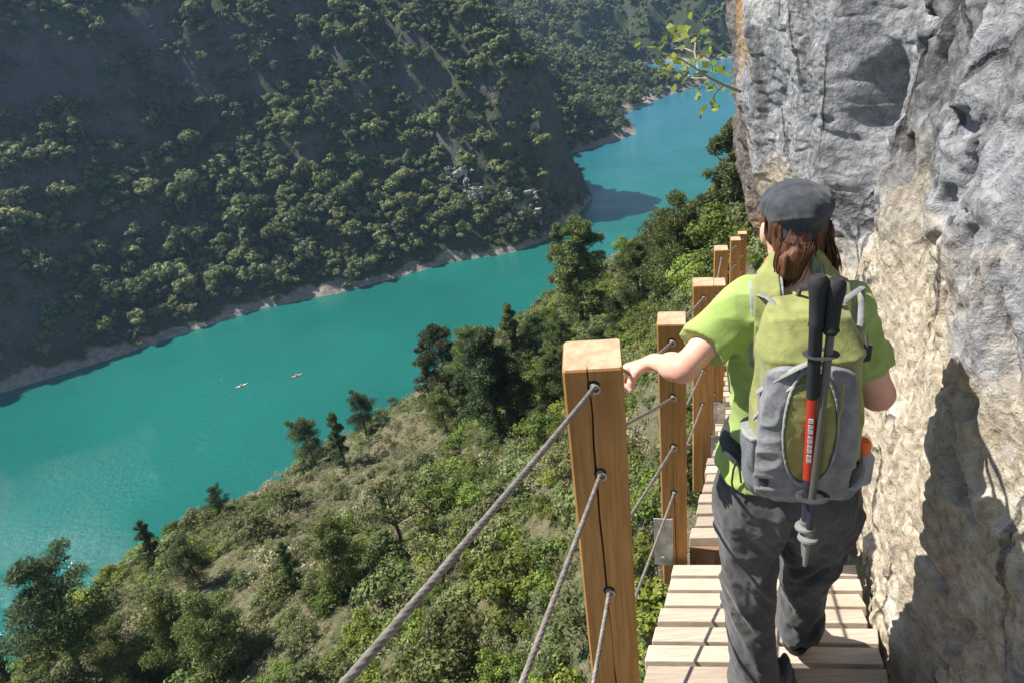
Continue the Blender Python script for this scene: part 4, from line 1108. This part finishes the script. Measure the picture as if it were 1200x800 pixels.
# shoes
for nm, (x, y, z) in (("shoe", (-.047,-.085,.0)), ("shoe", (.096,.135,-.012))):
    Sx = Field((x-.07,y-.11,z-.035), (x+.07,y+.20,z+.13), .0045)
    Sx.chain([(x,y-.03,z+.035),(x,y+.06,z+.035),(x,y+.110,z+.022)], [.040,.044,.034], .02); Sx.cap((x,y-.02,z+.04), (x,y-.01,z+.10), .040, .044, .02)
    Sx.add(lambda X, Y, Z, z=z: z-.005-Z, None, None, 0, 'i'); sh = Sx.mesh(nm, M_boot, person, 1)
    So = Field((x-.07,y-.11,z-.04), (x+.07,y+.21,z+.04), .0045)
    So.chain([(x,y-.03,z-.0),(x,y+.06,z-.0),(x,y+.115,z-.0)], [.044,.048,.037], .02); So.add(lambda X, Y, Z, z=z: np.abs(Z-z+.008)-.016, None, None, 0, 'i')
    So.mesh("sole", M_sole, sh, 1)

# cap with a soft gathered crown
C = Field((-.12,-.04,1.43), (.12,.28,1.62), .0036)
def f_capc(X, Y, Z):
    th = np.arctan2(Y-.10, X); pl = .0050*np.abs(np.cos(4*th+.6))*sstep(1.60, 1.52, Z)-.003-.006*np.exp(-((Z-1.528-.012*np.sin(3*th))/.006)**2)
    crown = f_ell(X, Y, Z, np.array([.002,.100,1.541]), np.array([.083,.104,.047]))+pl+.006*(vnoise(X*22, Y*22, Z*22, 5))+.004*np.abs(vnoise(X*40, Y*40, Z*20, 6))
    band = np.maximum(np.sqrt((X/.0735)**2+((Y-.098)/.097)**2)*.08-.08, np.abs(Z-1.512-.14*(Y-.1)*.6)-.025)
    return smin(crown, band, .012)
C.add(f_capc, None, None, 0)
C.add(lambda X, Y, Z: np.maximum(np.maximum(np.sqrt((X/.075)**2+((Y-.185)/.085)**2)*.075-.075, np.abs(Z-1.503+.35*(Y-.185)+1.5*X*X)-.004), .15-Y), None, None, .006)
cap_o = C.mesh("cap", M_capc, person, 1)

# hair: close to the skull under the cap, a loose ponytail and side strands
Hh = Field((-.11,-.10,1.33), (.13,.20,1.54), .0042)
Hh.add(lambda X, Y, Z: np.maximum(np.maximum(f_ell(X, Y, Z, np.array([0,.100,1.492]), np.array([.078,.098,.108])), (Y-.125)), 1.425-Z+.9*np.clip(-.030-X, 0, .05)), None, None, 0)
Hh.chain([(-.008,.012,1.468),(-.022,-.012,1.445),(-.030,-.012,1.415),(-.036,.0,1.390)], [.025,.027,.022,.012], .02)
Hh.chain([(.060,.06,1.47),(.075,.05,1.44),(.080,.045,1.405),(.078,.045,1.385)], [.018,.014,.010,.005], .015)
Hh.add(lambda X, Y, Z: .008*vnoise(X*75, Y*75, Z*9, 3)+.005*vnoise(X*160, Y*160, Z*16, 4), None, None, 0, 'o')
hair = Hh.mesh("hair", M_hair, person, 1)
rh = np.random.default_rng(77); mb = MB()
for i in range(420):
    if i < 310:          # strands lie over the outside of the ponytail, a few stray
        ph = rh.uniform(0, 2*math.pi); q = rh.uniform(.93, 1.10)+(.25 if rh.random() < .08 else 0); cc, ss = math.cos(ph), math.sin(ph)
        p0 = np.array([-.008+.034*q*cc, .012+.026*q*ss, 1.470+.014*rh.random()]); mid = np.array([-.024+.037*q*cc, -.016+.034*q*ss, 1.438])
        tip = np.array([-.036+.018*q*cc+rh.normal(0,.006), -.002+.016*q*ss, 1.378+rh.normal(0,.014)])
    else:
        a, b = rh.normal(0, .5, 2); p0 = np.array([.058+.012*a, .06+.02*b, 1.482]); tip = np.array([.084+.014*a+rh.normal(0,.006), .045+.02*b, 1.372+rh.normal(0,.02)]); mid = (p0+tip)/2+np.array([.010,-.012,0])
    pts = [(1-t)**2*p0+2*t*(1-t)*mid+t*t*tip for t in np.linspace(0, 1, 7)]
    mb.tube(pts, [.0016,.0017,.0016,.0014,.0012,.0009,.0004], 4, caps=False)
mb.build("loose_strands", M_hair, hair)
mb = MB(); mb.tube([(-.018+.026*math.cos(q), -.004+.02*math.sin(q), 1.457+.004*math.cos(q)) for q in np.linspace(0, 2*math.pi, 17)], .005, 6, caps=False); mb.build("hair_tie", M_black, hair)
M_red = cloth("red_neckerchief", (.45,.035,.025), (.60,.06,.04), .8, 400, 30, .3)
Nk = Field((-.10,-.06,1.34), (.10,.16,1.45), .004)
Nk.add(lambda X, Y, Z: np.sqrt((np.sqrt((X/1.0)**2+((Y-.05)/1.05)**2)-.060)**2+((Z-1.388-.35*(Y-.05))*.75)**2)-.013+.004*vnoise(X*50, Y*50, Z*50, 3), None, None, 0)
Nk.mesh("neckerchief", M_red, person, 1)

# ---------------------------------------------------------------- backpack
pack = tag(empty("backpack", ROOT+LY*-.18+np.array([0,0,.9]), -RH), "olive and grey hiking backpack worn on the person's back", "backpack")
PO = np.array([0,-.18,.9])
def f_pack(X, Y, Z, g=0.0):
    A = np.interp(Z, [.90,.96,1.06,1.20,1.32,1.41], [.106,.117,.121,.117,.107,.080])
    yb = np.interp(Z, [.90,.97,1.08,1.20,1.32,1.41], [-.235,-.285,-.305,-.298,-.270,-.205])
    yf = np.interp(Z, [.90,1.10,1.25,1.41], [-.105,-.100,-.100,-.085])
    cy_, b = (yb+yf)/2, (yf-yb)/2
    q = (np.abs((X+.004)/A)**3.2+np.abs((Y-cy_)/b)**2.7)**(1/2.9); d = (q-1)*np.minimum(A, b)
    return np.maximum(d, np.maximum(.925-Z, Z-1.395+1.6*X*X))-g
def rnd(F, k=.02): return F
def pk_field(h=.004): return Field((-.19,-.34,.86), (.19,.04,1.46), h)
def loc_mesh(field, name, mat, it=1, parent=None):
    o = field.mesh(name, mat, parent or pack, it); me = o.data
    co = np.empty(len(me.vertices)*3, np.float32); me.vertices.foreach_get("co", co); co = co.reshape(-1,3)-PO
    me.vertices.foreach_set("co", co.ravel()); me.update(); return o
K = pk_field()
K.add(lambda X, Y, Z: f_pack(X, Y, Z)+wrinkle(X+.25*Z, Y, Z, .013, 26, 21, (1,.5,.16))+wrinkle(X, Y, Z, .007, 13, 22, (1,1,.8))-.004*np.exp(-((Z-1.318+.5*X*X)/.006)**2), None, None, 0)
loc_mesh(K, "main_compartment", M_olive, 3)
def u2(X, Z):      # horseshoe outline of the grey panel
    c = X+.012
    wo = np.interp(Z, [.93,1.00,1.10,1.20,1.30,1.36], [.100,.110,.108,.100,.088,.075])
    outer = np.maximum(np.abs(c)-wo, np.maximum(.928-Z, Z-1.335-.0*X))
    top = np.maximum(.020-np.abs(c), 1.20-Z)        # open between the arms
    oval = (np.sqrt((c/.056)**2+((Z-1.165)/.150)**2)-1)*.056
    return outer, oval
K = pk_field(.0036)
def f_u(X, Y, Z):
    o, v = u2(X, Z); o2 = smin(o, o, .01)
    rr = np.sqrt(np.maximum(np.abs(X+.012)-.045, 0)**2+np.maximum(Z-1.255, 0)**2)-.055
    o = np.where(Z > 1.255, np.maximum(o, np.minimum(rr, 9)), o)
    return np.maximum(np.maximum(np.maximum(o, -v), f_pack(X, Y, Z, .013)+wrinkle(X, Y, Z+.4*np.abs(X), .009, 20, 31, (1,1,1.3))), Y+.19)
K.add(f_u, None, None, 0); loc_mesh(K, "grey_panel", M_grey, 2)
K = pk_field(.0036)
K.add(lambda X, Y, Z: np.maximum(np.maximum(u2(X, Z)[1]+.003, f_pack(X, Y, Z, .017)+wrinkle(X, Y, Z, .008, 26, 33, (1,1,.35))), Y+.19), None, None, 0)
loc_mesh(K, "front_pocket", M_olive, 2)
K = pk_field(.0032)                                       # pale piping round the panel and the pocket
K.add(lambda X, Y, Z: np.maximum(np.maximum(np.abs(u2(X, Z)[1])-.0026, f_pack(X, Y, Z, .0205)), Y+.19), None, None, 0)
loc_mesh(K, "piping", M_lgrey, 1)
for sx in (-1, 1):                                        # mesh side pockets
    K = pk_field(.0036)
    top = 1.095 if sx < 0 else 1.015
    K.add(lambda X, Y, Z: np.maximum(np.maximum(f_pack(X, Y, Z, .015)+.004*vnoise(X*30, Y*30, Z*20, 41), np.maximum(.93-Z, Z-top+.35*(Y+.2)*sx*-1)),
          np.maximum(.084-sx*X-.0, np.abs(Y+.195)-.085)), None, None, 0)
    o = loc_mesh(K, "side_pocket", M_mesh, 2)
    K = pk_field(.0036)
    K.add(lambda X, Y, Z: np.maximum(np.maximum(f_pack(X, Y, Z, .020), np.abs(Z-top+.004+.35*(Y+.2)*sx*-1)-.006), np.maximum(.084-sx*X, np.abs(Y+.195)-.088)), None, None, 0)
    loc_mesh(K, "hem", M_lgrey, 1, o)
K = pk_field(.0036)                                       # dark base and hip belt
K.add(lambda X, Y, Z: np.maximum(np.maximum(f_pack(X, Y, Z, .011), Z-1.06+1.1*np.abs(np.abs(X+.01)-.115)), np.maximum(.088-np.abs(X+.0), .925-Z)), None, None, 0)
loc_mesh(K, "dark_side_gusset", M_black, 1)
K = Field((-.24,-.20,.84), (.25,.18,.98), .0042)
K.add(lambda X, Y, Z: np.maximum(f_torso(X, Y, Z, .024), np.abs(Z-.925)-.022), None, None, 0); loc_mesh(K, "hip_belt", M_black, 1)
for sx in (-1, 1):                                        # shoulder straps with a pale edge
    for nm, w0, g, m in (("shoulder_strap", .030, .022, M_olive), ("strap_edge", .037, .017, M_lgrey)):
        K = Field((-.20,-.20,1.02), (.20,.20,1.46), .004)
        K.add(lambda X, Y, Z: np.maximum(np.maximum(f_torso(X, Y, Z, g), np.abs(sx*X-.080-.35*np.clip(1.30-Z, -.05, .2)*(Y > 0))-w0), np.maximum(1.06-Z, np.where(Y < 0, 1.20-Z, -1))), None, None, 0)
        loc_mesh(K, nm, m, 1)
mb = MB()
def pk(*p): return [np.array(q)-PO for q in p]
mb.tube(pk((-.02,-.10,1.385),(-.02,-.13,1.425),(.02,-.13,1.428),(.03,-.10,1.385)), (.006), 6); mb.build("haul_loop", M_black, pack)
mb = MB()
mb.tube(pk((.055,-.16,1.395),(.10,-.11,1.40),(.135,-.03,1.372),(.128,-.02,1.335)), [(.003,.008)]*4, 8); mb.tube(pk((.135,-.03,1.372),(.122,-.10,1.318),(.10,-.16,1.30)), [(.003,.007)]*3, 8)
mb.build("load_strap", M_grey, pack)
mb = MB(); mb.tube(pk((-.055,-.17,1.385),(-.085,-.10,1.388),(-.105,-.03,1.366)), [(.003,.007)]*3, 8); mb.build("load_strap", M_grey, pack)
mb = MB()
for z0, z1, x0 in ((1.33,1.24,-.055),(1.285,1.17,-.060)):
    pts = [(x0+.055,-.295+.35*(z0-1.24)*.6,z0),(x0+.01,-.293,z0-.012),(x0-.030,-.278,z0-.05),(x0-.060,-.235,z1-.02)]
    mb.tube(pk(*pts), [(.004,.008)]*4, 8)
mb.build("compression_strap", M_lgrey, pack)
mb = MB(); mb.tube(pk((.045,-.312,1.29),(.044,-.322,1.24),(.040,-.325,1.215),(.041,-.325,1.19)), .0028, 6); mb.build("zip_pull", M_olive, pack)
mb = MB(); mb.box(np.array((.108,-.215,1.305))-PO, .022, .012, .040, (1,.3,0), (-.3,1,0)); mb.tube(pk((.108,-.222,1.325),(.102,-.222,1.36)), [(.002,.008)]*2, 6); mb.build("buckle", M_black, pack, False, .003)

# bottle with an orange cap in the right side pocket
bt = tag(empty("water_bottle", to_world((.136,-.185,.93)), -RH), "small clear grey water bottle with orange cap in the backpack's right side pocket", "bottle")
mb = MB(); mb.tube([(0,0,0),(0,0,.005),(0,0,.07),(0,0,.082),(0,0,.088)], [.026,.030,.030,.022,.016], 20)
k = NT("bottle_plastic"); k.set((.42,.45,.47), .25, .5); k.b.inputs['Transmission Weight'].default_value = .35; mb.build("bottle_body", k.m, bt)
k = NT("orange_plastic"); k.set((.85,.145,.015), .4, .5); M_or = k.m
mb = MB(); mb.tube([(0,0,.086),(0,0,.090),(0,0,.112),(0,0,.118)], [.0185,.0195,.019,.014], 18); mb.build("bottle_cap", M_or, bt)

# ---------------------------------------------------------------- trekking poles strapped on the pack
k = NT("pole_grip"); k.set((.022,.023,.026), .75, .3); k.bump(k.noise(90, 3, .6), .3, .003); M_grip = k.m
def metal_paint(nm, c, rough=.35, metal=.3): q = NT(nm); q.set(c, rough, .5, metal); return q.m
M_pred, M_pdark, M_pgrey = metal_paint("red_pole_paint", (.50,.045,.022)), metal_paint("dark_violet_pole", (.045,.04,.065)), metal_paint("bronze_grey_pole", (.12,.105,.095))
M_white = NT("white_print").set((.75,.74,.72), .6, .3).m
M_tip = metal_paint("grey_tip_plastic", (.17,.175,.165), .6, 0)
def pole(label, a, b, spec, basket, tip):
    a, b = np.asarray(a, float), np.asarray(b, float); root = tag(empty("trekking_pole", to_world(a), -RH), label, "trekking pole", "trekking poles on the backpack")
    ax = (b-a); ln = np.linalg.norm(ax); ax /= ln
    at_ = lambda d: ax*d
    for nm, mat, prof in spec:
        mb = MB(); mb.tube([at_(d) for d, _ in prof], [r for _, r in prof], 16); o = mb.build(nm, mat, root)
        if nm == "printed_section":
            u = np.cross(ax, (1,0,0)); u = u/np.linalg.norm(u); u = u if u[1] < 0 else -u; w_ = np.cross(ax, u); mk = MB(); r_l = np.random.default_rng(4)
            d0 = prof[0][0]+.055                          # worn, unreadable white lettering along the tube
            for i in range(9):
                L_ = r_l.uniform(.006, .011); rr = prof[0][1]+.0007
                mk.box(at_(d0)+u*rr*.93+w_*.002, L_, .0012, .0095, ax, u, w_); d0 += L_+.0035
            mk.build("lettering", M_white, o, False)
    q = at_(basket); mb = MB(); mb.tube([q-ax*.006, q-ax*.001, q+ax*.004, q+ax*.008], [.008,.022,.023,.009], 18); mb.tube([q-ax*.016, q-ax*.006], [.012,.012], 12); mb.build("basket", M_tip, root)
    mb = MB(); mb.tube([at_(basket+.004), at_(tip-.025), at_(tip)], [.0085,.0065,.0045], 12); mb.build("tip", M_tip, root)
    return root
pole("trekking pole with long black grip and red lettered section, left one on the backpack", (-.019,-.296,1.532), (-.012,-.360,.836),
     [("grip", M_grip, [(0,.013),(.008,.019),(.02,.0205),(.05,.0165),(.10,.0150),(.105,.0165),(.112,.0140),(.265,.0125),(.272,.0115)]),
      ("printed_section", M_pred, [(.268,.0105),(.475,.0105)]), ("lower_section", M_pdark, [(.472,.0095),(.60,.0090)])], .605, .69)
pole("trekking pole with short grip and thin bronze shaft, right one on the backpack", (.014,-.296,1.523), (-.010,-.372,.845),
     [("grip", M_grip, [(0,.013),(.008,.020),(.022,.021),(.05,.0165),(.10,.0150),(.108,.0175),(.118,.0120)]),
      ("shaft", M_pgrey, [(.114,.0088),(.52,.0085)]), ("lower_section", M_pdark, [(.515,.0078),(.62,.0075)])], .618, .70)
mb = MB()
for z, ly in ((1.36,-.292),(1.02,-.338)):
    mb.tube([np.array((-.004+.030*math.cos(q), ly-.016+.019*math.sin(q), z))-PO for q in np.linspace(0, 2*math.pi, 21)], [(.003,.007)]*21, 6, caps=False)
mb.build("pole_loop", M_black, pack)
# ------------------------------------------------------------------ sprig growing out of the rock edge
def nose_point(px, py, w=.26):
    s, z = wall_at(px, py, w); return sw(s, w, z)
M_sprig = foliage_mat("sprig_leaves", (.14,.23,.03), (.21,.32,.05), (.30,.42,.08), .45)
sp0 = nose_point(866, 104, .20)
dep0 = float((sp0-np.array([0,0,CZ]))@FW)
def spx(px, py, dd=0.0): return at_depth(px, py, dep0+dd)
sprig = tag(empty("branch", sp0), "thin leafy green branch growing out from the rock edge over the river", "branch")
r_ = np.random.default_rng(8); mb = MB(); lv = []
for pts in ([(868,108,.05),(848,100,0),(832,92,-.1),(818,82,-.15),(814,62,-.1),(816,40,-.05)], [(832,92,-.1),(812,92,.05),(806,88,.1)], [(818,82,-.15),(798,70,-.2),(782,64,-.25)],
            [(814,62,-.1),(826,66,.1),(838,74,.15)], [(816,40,-.05),(806,44,-.15),(796,50,-.2)], [(848,100,0),(838,110,.1),(834,124,.15)], [(814,62,-.1),(800,56,.1),(790,58,.15)]):
    P_ = [spx(*p)-sp0 for p in pts]
    mb.tube(P_, np.linspace(.007, .003, len(P_)) if len(P_) > 3 else [.0035,.003,.002], 6)
    for q in P_[1:] if len(P_) < 4 else P_[4:]:
        for _ in range(6): lv.append(q+r_.normal(0, .055, 3))
mb.build("twig", NT("pale_twig").set((.30,.25,.19), .9, .1).m, sprig)
lv = np.array(lv); d_ = rdir(r_, len(lv)); V_, F_ = quads(lv, d_*.6+np.array([-.3,-.2,.7]), rdir(r_, len(lv)), r_.uniform(.035,.06,len(lv)), r_.uniform(.024,.040,len(lv)))
mesh_obj("leaves", V_, F_, M_sprig, sprig)

# ------------------------------------------------------------------ pale outcrops in the wood across the river
M_out = NT("outcrop_rock"); M_out.set(M_out.mix(M_out.val(M_out.noise(.35, 5, .65), .4, .62), (.17,.16,.15), (.40,.385,.36)), .95, .1); M_out.bump(M_out.noise(.9, 5, .65), .9, .6); M_out = M_out.m
for n_, (px, py, hp, wp, lab) in enumerate([(612,246,34,40,"largest pale rock outcrop, near the end of the wooded spur across the river"), (556,232,20,22,"small pale rock outcrop left of the largest one across the river"),
                                (540,205,18,30,"pale ledge of rock in the wood above the small outcrop"), (628,150,20,12,"narrow pale rock face high on the tip of the spur"),
                                (596,228,12,14,"tiny pale rock just above the largest outcrop across the river")]):
    p = march(px, py, far_h, 150)
    if p is None: continue
    d_ = float((p-np.array([0,0,CZ]))@FW); H = hp*d_/FPX; W = wp*d_/FPX
    Fd = Field((-1.4,-1.4,-1.2), (1.4,1.4,1.5), .07); r = np.random.default_rng(300+n_)
    for _ in range(7): Fd.ell(r.uniform(-.55,.55,3)*np.array([1,1,.8]), r.uniform(.3,.6,3)*np.array([1,.9,1]), .12)
    Fd.add(lambda X, Y, Z: .16*fbm(X*1.9, Y*1.9, Z*1.4, 3, n_)+.10*np.abs(vnoise(X*5, Y*5, Z*3, n_)), None, None, 0, 'o')
    o = Fd.mesh("rock_outcrop", M_out, None, 0); o.location = p; o.scale = (W*.40, W*.36, H*.40); tag(o, lab, "rock", "pale rock outcrops across the river")

# ------------------------------------------------------------------ two kayaks on the river
def kayak(px, py, heading, colour, lab, plab, pcol):
    p = at_z(px, py, .02); root = tag(empty("kayak", p, heading), lab, "kayak")
    L = 4.2; n = 25; mb = MB(); v = []; m = 10
    for i in range(n):
        t = i/(n-1)*2-1; wd = .34*max(0.0, 1-abs(t)**2.3)**.8+.006; sh = .10*abs(t)**3; dk = .20+.10*abs(t)**2
        for k_ in range(m):
            a = math.pi*(k_/(m-1)); v.append((-wd*math.cos(a), L/2*t, sh-.13*math.sin(a)+.13))
        for k_ in range(m):
            a = math.pi*(k_/(m-1)); v.append((wd*math.cos(a)*.96, L/2*t, sh+.13+(dk-.13)*math.sin(a)**.7))
    c = 2*m; f = [(i*c+k_, i*c+(k_+1)%c, (i+1)*c+(k_+1)%c, (i+1)*c+k_) for i in range(n-1) for k_ in range(c)]+[tuple(range(c))[::-1], tuple((n-1)*c+k_ for k_ in range(c))]
    mb.add(v, f); q = NT("kayak_plastic"); q.set(colour, .4, .5); mb.build("hull", q.m, root)
    mb = MB(); mb.tube([(.26*math.cos(a), .42*math.sin(a)-.05, .215+.02*math.sin(a)**2) for a in np.linspace(0, 2*math.pi, 25)], .022, 8, caps=False); mb.build("cockpit_rim", M_black, root)
    mb = MB(); mb.box((0,-.40,.27), .34, .05, .22); mb.build("backrest", M_black, root, False, .015)
    w = p+np.array([0,0,.13]); pr = tag(empty("person", w, heading), plab, "person")
    Bd = Field((-.55,-.4,-.05), (.55,1.05,1.0), .022)
    Bd.chain([(0,-.2,.08),(0,-.16,.30),(0,-.10,.50)], [.14,.13,.15], .06); Bd.cap((-.15,-.10,.52), (.15,-.10,.52), .065, .065, .04); Bd.cap((0,-.09,.55), (0,-.06,.66), .055, .05, .03)
    Bd.ell((0,-.05,.76), (.078,.095,.115), .02); Bd.ell((0,.045,.745), (.014,.02,.022), .01)
    for sx in (-1, 1):
        Bd.chain([(sx*.09,-.2,.06),(sx*.13,.25,.14),(sx*.09,.75,.05)], [.08,.065,.05], .03)
        Bd.chain([(sx*.19,-.10,.51),(sx*.30,.06,.33),(sx*.30,.28,.36)], [.055,.045,.035], .03); Bd.ell((sx*.30,.31,.37), (.04,.045,.035), .02)
    Bd.mesh("body", M_skin, pr, 1)
    Vs = Field((-.3,-.4,.1), (.3,.15,.66), .022); Vs.chain([(0,-.19,.16),(0,-.15,.34),(0,-.10,.48)], [.16,.155,.165], .06); Vs.cap((-.13,-.10,.52), (.13,-.10,.52), .078, .078, .03)
    q = NT("life_vest"); q.set(pcol, .7, .3); Vs.mesh("life_vest", q.m, pr, 1)
    Hp = Field((-.12,-.2,.74), (.12,.12,.92), .02); Hp.ell((0,-.06,.80), (.088,.105,.09), 0); Hp.add(lambda X, Y, Z: .77-Z, None, None, 0, 'i'); Hp.mesh("hair", M_hair, pr, 1)
    pd = tag(empty("paddle", w+np.array([0,0,.37]), heading), "double bladed paddle held across the "+lab.split(" kayak")[0].split()[-1]+" kayak", "paddle")
    mb = MB(); e = np.array([math.cos(.25), .12, math.sin(.25)]); c0 = np.array([0,.32,.0]); mb.tube([c0-e*.85, c0+e*.85], .015, 8); mb.build("shaft", M_black, pd)
    for sx in (-1, 1):
        mb = MB(); mb.tube([c0+sx*e*.80, c0+sx*e*.95, c0+sx*e*1.10, c0+sx*e*1.22], [(.02,.012),(.085,.012),(.09,.012),(.03,.010)], 12, up=(0,1,0)); q = NT("paddle_blade"); q.set((.75,.74,.70), .5, .4); mb.build("blade", q.m, pd)
kayak(283, 452, math.radians(-62), (.72,.66,.52), "pale cream kayak on the turquoise river, nearer to the left shore", "person seated in the pale cream kayak on the river", (.60,.22,.18))
kayak(348, 440, math.radians(-66), (.70,.28,.26), "pinkish red kayak on the river to the right of the cream kayak", "person seated in the pinkish red kayak on the river", (.75,.70,.66))
